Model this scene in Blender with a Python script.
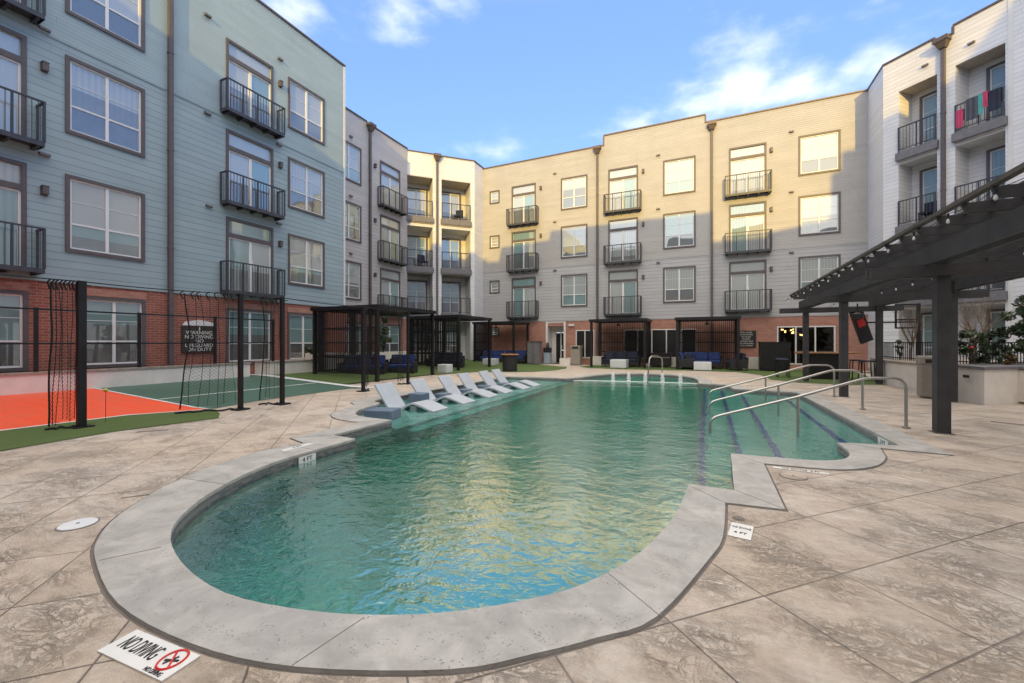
import bpy, bmesh, math, random
from mathutils import Vector, Matrix, noise as mnoise
random.seed(7)
PI = math.pi
for o in list(bpy.data.objects): bpy.data.objects.remove(o)
SC = bpy.context.scene
COL = SC.collection
R45 = math.radians(45)

# ------------------------------------------------------------------ camera
cam_d = bpy.data.cameras.new('camera'); cam = bpy.data.objects.new('camera', cam_d); COL.objects.link(cam)
cam_d.sensor_width = 36.0; cam_d.lens = 36.0*420/1024; cam_d.clip_start = 0.05; cam_d.clip_end = 3000
cam.location = (0, 0, 1.45); cam.rotation_euler = (PI/2, 0, math.radians(24.9))
SC.camera = cam

# ------------------------------------------------------------------ sky
W = bpy.data.worlds.new('World'); SC.world = W; W.use_nodes = True
nt = W.node_tree; N = nt.nodes; Lk = nt.links; N.clear()
def wn(t, **k):
    n = N.new(t)
    for a, b in k.items(): setattr(n, a, b)
    return n
out = wn('ShaderNodeOutputWorld'); bg = wn('ShaderNodeBackground')
sky = wn('ShaderNodeTexSky', sky_type='NISHITA', sun_disc=False)
SUN_TO = Vector((0.26, -1.0, 0.212)).normalized()
sky.sun_elevation = math.asin(SUN_TO.z); sky.sun_rotation = math.atan2(SUN_TO.x, SUN_TO.y)
sky.air_density = 1.0; sky.dust_density = 0.3; sky.ozone_density = 3.0; sky.altitude = 100
bg.inputs['Strength'].default_value = 0.15
tc = wn('ShaderNodeTexCoord')
def wmath(op, a, b=None, clamp=False):
    n = wn('ShaderNodeMath', operation=op); n.use_clamp = clamp
    for i, v in enumerate((a, b)):
        if v is None: continue
        if isinstance(v, (int, float)): n.inputs[i].default_value = v
        else: Lk.new(v, n.inputs[i])
    return n.outputs[0]
def sdir(px, py):
    A = math.radians(24.9); u = (px-512)/420; s, c = math.sin(A), math.cos(A)
    return Vector((-s+u*c, c+u*s, (341.5-py)/420)).normalized()
mp = wn('ShaderNodeMapping'); mp.inputs['Scale'].default_value = (1, 1, 2.2)
Lk.new(tc.outputs['Generated'], mp.inputs['Vector'])
cn = wn('ShaderNodeTexNoise'); cn.inputs['Scale'].default_value = 7.0; cn.inputs['Detail'].default_value = 9; cn.inputs['Roughness'].default_value = 0.55
Lk.new(mp.outputs[0], cn.inputs['Vector'])
tot = None
for (px, py, r, a) in [(640,122,.10,.85),(690,105,.14,.95),(745,80,.15,1.0),(800,80,.13,1.0),(850,70,.12,.95),(900,40,.12,.6),(800,30,.15,.5),(500,150,.10,.75),(460,150,.08,.6),(535,146,.07,.5),(300,12,.10,.75),(345,8,.08,.6),(395,14,.10,.75),(440,2,.08,.55),(880,0,.1,.55),(-300,-300,.7,.4),(1500,-200,.6,.5),(600,-500,.5,.4)]:
    c = sdir(px, py)
    vm = wn('ShaderNodeVectorMath', operation='DISTANCE'); Lk.new(mp.outputs[0], vm.inputs[0])
    vm.inputs[1].default_value = (c.x, c.y, c.z*2.2)
    v = wmath('SUBTRACT', 1.0, wmath('DIVIDE', vm.outputs['Value'], r*1.5), clamp=True)
    v = wmath('MULTIPLY', v, a)
    tot = v if tot is None else wmath('MAXIMUM', tot, v)
m = wmath('ADD', wmath('MULTIPLY', cn.outputs['Fac'], 1.9), tot)
cr = wn('ShaderNodeMapRange'); cr.interpolation_type = 'SMOOTHSTEP'
cr.inputs['From Min'].default_value = 1.30; cr.inputs['From Max'].default_value = 2.35
Lk.new(m, cr.inputs['Value'])
mx = wn('ShaderNodeMix', data_type='RGBA'); Lk.new(cr.outputs[0], mx.inputs['Factor'])
hs = wn('ShaderNodeHueSaturation'); hs.inputs['Saturation'].default_value = 0.92; hs.inputs['Value'].default_value = 0.88
Lk.new(sky.outputs[0], hs.inputs['Color'])
ev = wn('ShaderNodeMix', data_type='RGBA'); ev.inputs['Factor'].default_value = .55   # thin high veil evens the gradient
Lk.new(hs.outputs[0], ev.inputs[6]); ev.inputs[7].default_value = (.74, 1.36, 3.2, 1)
Lk.new(ev.outputs[2], mx.inputs[6]); mx.inputs[7].default_value = (3.5, 3.65, 4.1, 1)
# bright overhead cap added to the sky, out of view, to raise ambient light
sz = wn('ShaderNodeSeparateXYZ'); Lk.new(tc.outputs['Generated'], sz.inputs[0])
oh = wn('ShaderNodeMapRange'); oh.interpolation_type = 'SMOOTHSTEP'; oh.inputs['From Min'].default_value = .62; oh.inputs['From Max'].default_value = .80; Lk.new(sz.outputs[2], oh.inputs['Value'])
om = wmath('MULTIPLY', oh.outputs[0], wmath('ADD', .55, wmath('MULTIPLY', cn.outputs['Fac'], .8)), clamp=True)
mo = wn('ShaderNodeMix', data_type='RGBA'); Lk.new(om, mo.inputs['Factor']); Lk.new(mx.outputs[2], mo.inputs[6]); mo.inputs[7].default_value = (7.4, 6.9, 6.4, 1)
gv = wn('ShaderNodeVectorMath', operation='DISTANCE'); Lk.new(tc.outputs['Generated'], gv.inputs[0]); gv.inputs[1].default_value = Vector((.2,-1,.75)).normalized()  # warm glow added to the sky behind the camera to brighten the facades
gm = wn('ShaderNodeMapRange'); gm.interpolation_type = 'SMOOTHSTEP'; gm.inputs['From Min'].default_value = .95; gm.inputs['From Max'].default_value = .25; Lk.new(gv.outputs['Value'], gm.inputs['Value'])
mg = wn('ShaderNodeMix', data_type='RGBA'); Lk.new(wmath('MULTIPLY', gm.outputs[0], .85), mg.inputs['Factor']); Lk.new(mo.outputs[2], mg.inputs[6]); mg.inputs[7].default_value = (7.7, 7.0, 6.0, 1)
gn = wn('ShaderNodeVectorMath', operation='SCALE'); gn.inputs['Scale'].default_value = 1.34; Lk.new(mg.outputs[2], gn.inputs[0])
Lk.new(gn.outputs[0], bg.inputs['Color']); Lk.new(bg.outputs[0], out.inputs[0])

# ------------------------------------------------------------------ sun
sd = bpy.data.lights.new('sun', 'SUN'); so = bpy.data.objects.new('sun', sd); COL.objects.link(so)
sd.energy = 2.05; sd.angle = math.radians(0.5); sd.color = (1.0, 0.65, 0.12)
so.rotation_euler = SUN_TO.to_track_quat('Z', 'Y').to_euler()
so.location = SUN_TO*60

SC.view_settings.view_transform = 'Standard'; SC.view_settings.look = 'None'
SC.view_settings.exposure = 1.0; SC.view_settings.gamma = 1.0
SC.render.engine = 'CYCLES'

# ------------------------------------------------------------------ materials
MATS = {}
class NB:
    def __init__(s, name):
        s.m = bpy.data.materials.new(name); s.m.use_nodes = True; s.t = s.m.node_tree; s.t.nodes.clear()
        s.out = s.t.nodes.new('ShaderNodeOutputMaterial'); s.p = s.t.nodes.new('ShaderNodeBsdfPrincipled')
        s.t.links.new(s.p.outputs[0], s.out.inputs[0]); s._tc = None
    def n(s, t, ins=None, **k):
        x = s.t.nodes.new(t)
        for a, b in k.items(): setattr(x, a, b)
        for a, b in (ins or {}).items(): s.set(x.inputs[a], b)
        return x
    def set(s, sock, v):
        if hasattr(v, 'is_output') or isinstance(v, bpy.types.NodeSocket): s.t.links.new(v, sock)
        else: sock.default_value = v
    def co(s, w='Object'):
        if s._tc is None: s._tc = s.t.nodes.new('ShaderNodeTexCoord')
        return s._tc.outputs[w]
    def math(s, op, a, b=None, clamp=False):
        x = s.n('ShaderNodeMath', operation=op); x.use_clamp = clamp; s.set(x.inputs[0], a)
        if b is not None: s.set(x.inputs[1], b)
        return x.outputs[0]
    def sep(s, v=None):
        return s.n('ShaderNodeSeparateXYZ', {0: v or s.co()}).outputs
    def noise(s, scale, detail=4, rough=.55, vec=None, dist=0):
        x = s.n('ShaderNodeTexNoise', {'Scale': scale, 'Detail': detail, 'Roughness': rough, 'Distortion': dist})
        s.set(x.inputs['Vector'], vec or s.co()); return x.outputs['Fac']
    def mapv(s, scale=(1,1,1), rot=(0,0,0), vec=None):
        return s.n('ShaderNodeMapping', {'Vector': vec or s.co(), 'Scale': scale, 'Rotation': rot}).outputs[0]
    def ramp(s, fac, stops):
        x = s.n('ShaderNodeValToRGB', {0: fac}); e = x.color_ramp.elements
        while len(e) < len(stops): e.new(.5)
        for i, (p, c) in enumerate(stops): e[i].position = p; e[i].color = (*c, 1) if len(c) == 3 else c
        return x.outputs[0]
    def mix(s, f, a, b, bt='MIX'):
        x = s.n('ShaderNodeMix', data_type='RGBA', blend_type=bt); s.set(x.inputs['Factor'], f)
        for i, v in ((6, a), (7, b)): s.set(x.inputs[i], (*v, 1) if isinstance(v, tuple) and len(v) == 3 else v)
        return x.outputs[2]
    def mr(s, v, a, b, c=0, d=1, smooth=False):
        x = s.n('ShaderNodeMapRange', {'Value': v, 'From Min': a, 'From Max': b, 'To Min': c, 'To Max': d})
        if smooth: x.interpolation_type = 'SMOOTHSTEP'
        return x.outputs[0]
    def bump(s, h, strength=.3, dist=.01):
        s.set(s.p.inputs['Normal'], s.n('ShaderNodeBump', {'Height': h, 'Strength': strength, 'Distance': dist}).outputs[0])
    def fin(s, color=None, rough=None, metal=None, spec=None):
        if color is not None: s.set(s.p.inputs['Base Color'], (*color, 1) if isinstance(color, tuple) and len(color) == 3 else color)
        if rough is not None: s.set(s.p.inputs['Roughness'], rough)
        if metal is not None: s.p.inputs['Metallic'].default_value = metal
        if spec is not None: s.p.inputs['Specular IOR Level'].default_value = spec
        return s.m
def plain(name, c, rough=.6, metal=0, var=.15, scale=6):
    b = NB(name); f = b.noise(scale, 5)
    k = tuple(max(0, x*(1-var)) for x in c); h = tuple(min(1, x*(1+var)) for x in c)
    return b.fin(b.ramp(f, [(.3, k), (.7, h)]), rough, metal)
def siding(name, c, zsplit, wide=.2, fine=.105, var=.07, upper=None):
    b = NB(name); x, y, z = b.sep()[:3]
    up = b.math('GREATER_THAN', z, zsplit)
    w1 = b.math('FRACT', b.math('DIVIDE', z, wide)); w2 = b.math('FRACT', b.math('DIVIDE', z, fine))
    fr = b.n('ShaderNodeMix', {0: up, 2: w1, 3: w2}).outputs[0]
    gap = b.mr(fr, 0.0, .10, 1, 0)
    row = b.math('FLOOR', b.math('DIVIDE', z, wide))
    cmb = b.n('ShaderNodeCombineXYZ', {0: b.math('MULTIPLY', b.math('ADD', x, y), .35), 1: row, 2: b.math('MULTIPLY', row, .37)}).outputs[0]
    pl = b.noise(1.3, 2, vec=cmb); st = b.noise(.55, 6, vec=b.mapv((1, 1, .35)))
    dk = tuple(v*(1-var) for v in c); lt = tuple(min(1, v*(1+var)) for v in c)
    col = b.mix(b.mr(pl, .3, .7), dk, lt)
    col = b.mix(b.mr(st, .48, .75, 0, .35), col, tuple(v*.72 for v in c))
    lg = b.math('FRACT', b.math('ADD', b.math('DIVIDE', b.math('ADD', x, y), 3.66), b.math('MULTIPLY', b.math('SINE', b.math('MULTIPLY', row, 12.9)), 7.3)))
    col = b.mix(b.math('MULTIPLY', b.math('LESS_THAN', lg, .002), .5), col, tuple(v*.3 for v in c))
    col = b.mix(b.math('MULTIPLY', gap, b.n('ShaderNodeMix', {0: up, 2: .75, 3: .4}).outputs[0]), col, tuple(v*.3 for v in c))
    if upper: col = b.mix(up, col, b.mix(1.0, col, upper, 'MULTIPLY'))
    h = b.math('ADD', b.math('MULTIPLY', b.math('SUBTRACT', 1.0, fr), 1.0), b.math('MULTIPLY', b.noise(40, 3), .05))
    b.bump(h, .9, .012)
    return b.fin(col, .55)
def brick(name, c1, c2):
    b = NB(name)
    v = b.n('ShaderNodeCombineXYZ', {0: b.math('ADD', b.sep()[0], b.sep()[1]), 1: b.sep()[2]}).outputs[0]
    t = b.n('ShaderNodeTexBrick', {'Vector': v, 'Scale': 1.0, 'Color1': (*c1, 1), 'Color2': (*c2, 1), 'Mortar': (.32, .27, .24, 1), 'Mortar Size': .007, 'Brick Width': .22, 'Row Height': .075, 'Bias': -.1})
    col = b.mix(b.mr(b.noise(1.5, 5), .35, .75, 0, .4), t.outputs['Color'], tuple(x*.55 for x in c1))
    b.bump(b.math('SUBTRACT', 1.0, t.outputs['Fac']), .5, .008)
    return b.fin(col, .85)
def glass(name, cin, refl=.22, curtain=True):
    b = NB(name)
    x, y, z = b.sep()[:3]
    if curtain:
        w = b.math('SINE', b.math('MULTIPLY', z, 130))
        col = b.mix(b.mr(w, -1, 1, 0, .25), cin, tuple(v*.7 for v in cin))
        oi = b.n('ShaderNodeObjectInfo').outputs['Random']
        col = b.mix(b.mr(oi, 0, 1, 0, .35), col, tuple(v*.6 for v in cin))
        fold = b.math('SINE', b.math('ADD', b.math('MULTIPLY', x, 46), b.math('MULTIPLY', oi, 40)))
        rnd2 = b.math('FRACT', b.math('MULTIPLY', oi, 7.31)); rnd3 = b.math('FRACT', b.math('MULTIPLY', oi, 13.7))
        col = b.mix(b.math('MULTIPLY', b.math('GREATER_THAN', rnd2, .6), b.mr(fold, -1, 1, 0, .35)), col, tuple(v*.45 for v in cin))
        edge = b.math('MULTIPLY', b.math('SUBTRACT', rnd3, .35), 1.9)
        col = b.mix(b.math('MULTIPLY', b.math('LESS_THAN', z, edge), .8), col, b.mix(b.noise(3.1, 4), (.035, .04, .04), (.16, .15, .13)))
    else: col = b.mix(b.noise(2), cin, tuple(v*.5 for v in cin))
    b.set(b.p.inputs['Base Color'], col); b.p.inputs['Roughness'].default_value = .5
    g = b.n('ShaderNodeBsdfGlossy', {'Roughness': .02, 'Color': (.9, .97, 1, 1)})
    b.set(g.inputs['Normal'], b.n('ShaderNodeBump', {'Height': b.noise(.9, 1), 'Strength': .12, 'Distance': .05}).outputs[0])
    lw = b.n('ShaderNodeLayerWeight', {'Blend': .35 if refl > .1 else .12}).outputs['Fresnel']
    ms = b.n('ShaderNodeMixShader', {0: b.math('ADD', lw, refl, clamp=True), 1: b.p.outputs[0], 2: g.outputs[0]})
    b.t.links.new(ms.outputs[0], b.out.inputs[0]); return b.m
M = {}
M['blue_siding'] = siding('blue_siding', (.285, .37, .395), 9.45)
M['greige_siding'] = siding('greige_siding', (.45, .425, .415), 9.3)
M['white_siding'] = siding('white_siding', (.66, .66, .665), 99, .17)
M['grey_siding'] = siding('grey_siding', (.40, .40, .405), 6.35, upper=(.95, .92, .87))
M['tan_siding'] = siding('tan_siding', (.45, .40, .34), 6.35)
M['brick'] = brick('red_brick', (.36, .105, .062), (.24, .07, .045))
M['brick_orange'] = brick('orange_brick', (.46, .21, .145), (.35, .145, .10))
M['white_trim'] = plain('white_trim', (.66, .65, .63), .5, 0, .05)
M['vinyl'] = plain('white_vinyl', (.72, .73, .73), .4, 0, .04)
M['brown_trim'] = plain('brown_grey_trim', (.10, .085, .085), .5, 0, .12)
M['bronze'] = plain('bronze_metal', (.12, .09, .075), .45, .3)
M['slate_metal'] = plain('slate_metal', (.055, .058, .068), .45, .2)
M['black_metal'] = plain('black_metal', (.012, .012, .014), .45, .2, .3)
M['soffit'] = plain('soffit', (.42, .37, .32), .7)
M['slab_grey'] = plain('slab_grey', (.16, .155, .165), .7)
M['blind_glass'] = glass('blind_glass', (.41, .44, .42), .16)
M['screen_glass'] = glass('screen_glass', (.10, .115, .12), .16)
M['teal_glass'] = glass('teal_glass', (.20, .32, .31), .18)
M['shade_glass'] = glass('shade_glass', (.24, .32, .30), .06)
M['dark_glass'] = glass('dark_glass', (.008, .008, .009), -.03, False)
M['stucco'] = plain('white_stucco', (.72, .68, .62), .8, 0, .08, 3)
M['cap_stone'] = plain('cap_stone', (.30, .26, .22), .75, 0, .2, 8)
M['navy_cushion'] = plain('navy_cushion', (.022, .045, .16), .85, 0, .3, 5)
M['dark_cushion'] = plain('dark_cushion', (.018, .022, .045), .85, 0, .3, 5)
M['wicker'] = plain('dark_wicker', (.02, .019, .022), .7, 0, .4, 30)
M['white_plastic'] = plain('white_plastic', (.62, .64, .66), .4, 0, .04)
M['lounger_plastic'] = plain('lounger_plastic', (.38, .42, .47), .38, 0, .05)
M['blue_plastic'] = plain('blue_grey_plastic', (.10, .145, .21), .45, 0, .1)
M['steel'] = plain('brushed_steel', (.45, .43, .41), .28, .95, .08)
M['pergola'] = plain('pergola_grey_stain', (.038, .037, .041), .65, 0, .25, 4)
M['pergola_warm'] = plain('pergola_warm_stain', (.075, .062, .052), .65, 0, .3, 4)
M['wood'] = plain('orange_wood', (.30, .15, .07), .5, 0, .25, 6)
M['bark'] = plain('bark', (.21, .16, .115), .85, 0, .25, 12)
M['bark_dark'] = plain('dark_bark', (.07, .05, .035), .9, 0, .25, 12)
M['rope'] = plain('black_rope', (.008, .008, .009), .8)
M['leaf'] = plain('dark_leaf', (.035, .060, .025), .4, 0, .5, 9)
M['leaf2'] = plain('mid_leaf', (.07, .10, .045), .45, 0, .5, 9)
M['leaf_brown'] = plain('rust_leaf', (.16, .09, .035), .6, 0, .4, 9)
M['bin'] = plain('beige_bin', (.30, .27, .23), .6, 0, .08)
M['soil'] = plain('soil', (.05, .035, .025), .95, 0, .4, 20)
M['red'] = plain('red_paint', (.55, .03, .025), .5)
M['pink'] = plain('pink_cloth', (.50, .05, .13), .8)
M['turq'] = plain('turquoise_cloth', (.08, .35, .33), .8)
M['black_paint'] = plain('black_paint', (.012, .012, .013), .5)
M['sign_dark'] = plain('dark_bronze_sign', (.035, .028, .024), .45)
M['sign_white'] = plain('sign_lettering', (.70, .70, .68), .5, 0, .03)
M['tile_white'] = plain('white_marker_tile', (.66, .66, .64), .35, 0, .05)
M['blue_tile'] = plain('blue_tile', (.012, .10, .50), .3)
M['interior'] = plain('interior', (.035, .028, .022), .9)
b = NB('bulb_glow'); b.p.inputs['Emission Color'].default_value = (1, .55, .16, 1); b.p.inputs['Emission Strength'].default_value = 3.2; M['glow'] = b.fin((.8, .6, .3), .4)
M['bulb'] = plain('bulb_glass', (.62, .62, .62), .12, 0, .03)

# deck: stamped concrete with 45 degree joints
b = NB('stamped_concrete'); X, Y, Z = b.sep()[:3]
a1 = b.math('ADD', X, Y); a2 = b.math('SUBTRACT', Y, X)
def joint(a, off, per, w):
    f = b.math('FRACT', b.math('ADD', b.math('DIVIDE', b.math('SUBTRACT', a, off), per), 500.5))
    return b.mr(b.math('ABSOLUTE', b.math('SUBTRACT', f, .5)), w*.5, w, 1, 0)
j = b.math('MAXIMUM', joint(a1, 2.14, .93, .008), joint(a2, 1.54, .94, .008))
wob = b.noise(1.6, 3)
cmb = b.n('ShaderNodeCombineXYZ', {0: b.math('FLOOR', b.math('DIVIDE', b.math('SUBTRACT', a1, 2.14), .93)), 1: b.math('FLOOR', b.math('DIVIDE', b.math('SUBTRACT', a2, 1.54), .94)), 2: 0.0}).outputs[0]
wnz = b.n('ShaderNodeTexWhiteNoise', {'Vector': cmb}).outputs['Value']
wnc = b.n('ShaderNodeTexWhiteNoise', {'Vector': cmb}).outputs['Color']
off = b.n('ShaderNodeVectorMath', {0: wnc, 1: (9., 9., 9.)}, operation='MULTIPLY').outputs[0]
sv = b.n('ShaderNodeVectorMath', {0: b.co(), 1: off}, operation='ADD').outputs[0]
slate = b.math('ADD', b.math('MULTIPLY', b.noise(2.6, 10, .66, vec=b.mapv((1, 2.4, 1), (0, 0, .6), sv), dist=1.6), .7), b.math('MULTIPLY', b.noise(7, 8, .7, vec=b.mapv((2.2, 1, 1), (0, 0, .9), sv), dist=2.2), .3))
big = b.noise(.45, 5); fine = b.noise(26, 6, .7)
col = b.ramp(slate, [(.31, (.40, .325, .26)), (.43, (.48, .40, .33)), (.53, (.55, .475, .40)), (.63, (.62, .57, .51))])
rn = b.noise(3.2, 7, .62, vec=b.mapv((1, 1.9, 1), (0, 0, .5), sv), dist=2.6)
wr = b.mr(b.math('ABSOLUTE', b.math('SUBTRACT', rn, .5)), 0, .045, 1, 0)
wr2 = b.mr(b.math('ABSOLUTE', b.math('SUBTRACT', b.noise(6.5, 6, .6, vec=b.mapv((1.7, 1, 1), (0, 0, 1.1), sv), dist=2.2), .52)), 0, .03, 1, 0)
wr = b.math('MULTIPLY', b.math('MAXIMUM', wr, b.math('MULTIPLY', wr2, .7)), b.mr(b.noise(1.7, 4), .4, .62))
col = b.mix(b.math('MULTIPLY', wr, .15), col, (.29, .225, .175))
col = b.mix(b.mr(b.noise(1.9, 8, .65, vec=b.mapv((1, 2.2, 1), (0, 0, .7), sv), dist=1.2), .46, .66, 0, .6), col, (.67, .615, .545))
col = b.mix(b.mr(big, .42, .66, 0, .55), col, (.54, .43, .31))
col = b.mix(b.mr(b.noise(.8, 6, vec=b.mapv((1, 1, 1), (0, 0, 0))), .5, .75, 0, .35), col, (.42, .38, .35))
col = b.mix(b.mr(wnz, 0, 1, 0, .18), col, (.36, .28, .23))
col = b.mix(b.mr(fine, .3, .7, 0, .16), col, (.24, .19, .16))
jm = b.math('MULTIPLY', j, b.mr(b.noise(.6, 3), .38, .6, .25, .85))
col = b.mix(jm, col, (.15, .125, .11))
hh = b.math('ADD', b.math('SUBTRACT', slate, b.math('MULTIPLY', wr, .2)), b.math('SUBTRACT', b.math('MULTIPLY', fine, .12), b.math('MULTIPLY', j, .5)))
b.bump(hh, 1.0, .045)
M['deck'] = b.fin(col, b.mr(slate, .3, .7, .42, .7), 0, .4)

b = NB('travertine_coping'); f = b.noise(4, 10, .68, dist=.6); pits = b.n('ShaderNodeTexVoronoi', {'Vector': b.co(), 'Scale': 55.0}).outputs['Distance']
pm = b.math('MULTIPLY', b.mr(pits, .12, .32, 1, 0), b.mr(b.noise(9, 6, .7), .50, .60))
col = b.ramp(f, [(.30, (.26, .25, .23)), (.48, (.345, .333, .31)), (.64, (.43, .416, .39))])
col = b.mix(b.mr(b.noise(1.1, 4), .45, .7, 0, .5), col, (.27, .27, .27))
col = b.mix(b.math('MULTIPLY', pm, .85), col, (.17, .155, .14))
b.bump(b.math('SUBTRACT', b.math('MULTIPLY', b.noise(30, 5), .3), pm), .6, .006)
M['coping'] = b.fin(col, .6)
M['grout'] = plain('dark_grout', (.19, .165, .145), .9)

b = NB('pool_plaster'); X, Y, Z = b.sep()[:3]
v = b.n('ShaderNodeCombineXYZ', {0: b.math('MULTIPLY', b.math('ADD', X, b.math('MULTIPLY', Y, .83)), 1), 1: Z}).outputs[0]
tb = b.n('ShaderNodeTexBrick', {'Vector': v, 'Scale': 1.0, 'Color1': (.045, .06, .075, 1), 'Color2': (.17, .16, .15, 1), 'Mortar': (.15, .15, .15, 1), 'Mortar Size': .003, 'Brick Width': .055, 'Row Height': .028}).outputs['Color']
pl = b.ramp(b.noise(2.5, 6), [(.3, (.34, .64, .58)), (.7, (.43, .74, .68))])
nrm = b.n('ShaderNodeNewGeometry').outputs['Normal']; nz = b.math('ABSOLUTE', b.sep(nrm)[2])
tm = b.math('MULTIPLY', b.math('GREATER_THAN', Z, -.20), b.math('LESS_THAN', nz, .5))
M['plaster'] = b.fin(b.mix(tm, pl, tb), .6)

# water: fresnel reflection over a clear, absorbing body
b = NB('pool_water'); t = b.t
n1 = b.noise(1.5, 3, .5, vec=b.mapv((1.0, 1.7, 1), (0, 0, .5)), dist=.4); n2 = b.noise(7.5, 3, .55, dist=.5); n3 = b.noise(20, 2)
h = b.math('ADD', b.math('ADD', b.math('MULTIPLY', n1, .55), b.math('MULTIPLY', n2, .36)), b.math('MULTIPLY', n3, .07))
bn = b.n('ShaderNodeBump', {'Height': h, 'Strength': 1.0, 'Distance': .029}).outputs[0]
gl = b.n('ShaderNodeBsdfGlossy', {'Roughness': .03, 'Normal': bn, 'Color': (1, 1, 1, 1)})
tr = b.n('ShaderNodeBsdfRefraction', {'Roughness': 0.0, 'IOR': 1.33, 'Normal': bn, 'Color': (1, 1, 1, 1)})
tr2 = b.n('ShaderNodeBsdfTransparent', {'Color': (.95, 1, 1, 1)})
fr = b.n('ShaderNodeFresnel', {'IOR': 1.33, 'Normal': bn}).outputs[0]
ms = b.n('ShaderNodeMixShader', {0: b.math('MINIMUM', b.math('MULTIPLY', fr, 6.2), .60), 1: tr.outputs[0], 2: gl.outputs[0]})
t.links.new(ms.outputs[0], b.out.inputs['Surface'])
va = b.n('ShaderNodeVolumeAbsorption', {'Color': (.015, .84, .755, 1), 'Density': 1.4})
t.links.new(va.outputs[0], b.out.inputs['Volume'])
M['water'] = b.m

b = NB('court_orange'); X, Y, Z = b.sep()[:3]
def grid(p, w):
    g = None
    for a in (X, Y):
        f = b.math('FRACT', b.math('DIVIDE', b.math('ADD', a, 100.0), p)); q = b.math('LESS_THAN', f, w); g = q if g is None else b.math('MAXIMUM', g, q)
    return g
col = b.mix(b.math('MULTIPLY', grid(.30, .05), .35), (.82, .085, .022), (.35, .03, .01)); col = b.mix(b.mr(b.noise(2.2, 9, .75), .42, .75, 0, .5), col, (.55, .15, .085)); M['orange'] = b.fin(col, .5)
b = NB('court_green'); X, Y, Z = b.sep()[:3]
col = b.mix(b.math('MULTIPLY', grid(.30, .05), .35), (.052, .115, .085), (.02, .045, .035)); col = b.mix(b.mr(b.noise(1.2, 8, .7), .5, .8, 0, .4), col, (.10, .15, .125)); M['green'] = b.fin(col, .5)
b = NB('artificial_turf'); col = b.ramp(b.noise(60, 4, .7), [(.3, (.045, .085, .018)), (.7, (.11, .17, .04))])
col = b.mix(b.mr(b.noise(1.5, 4), .4, .7, 0, .5), col, (.10, .13, .045)); b.bump(b.noise(140, 3), .8, .02); M['turf'] = b.fin(col, .95)
M['line'] = plain('white_line', (.62, .64, .64), .6)
b = NB('net_mesh'); X, Y, Z = b.sep()[:3]; M['net'] = plain('net_black', (.012, .012, .013), .8)

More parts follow.
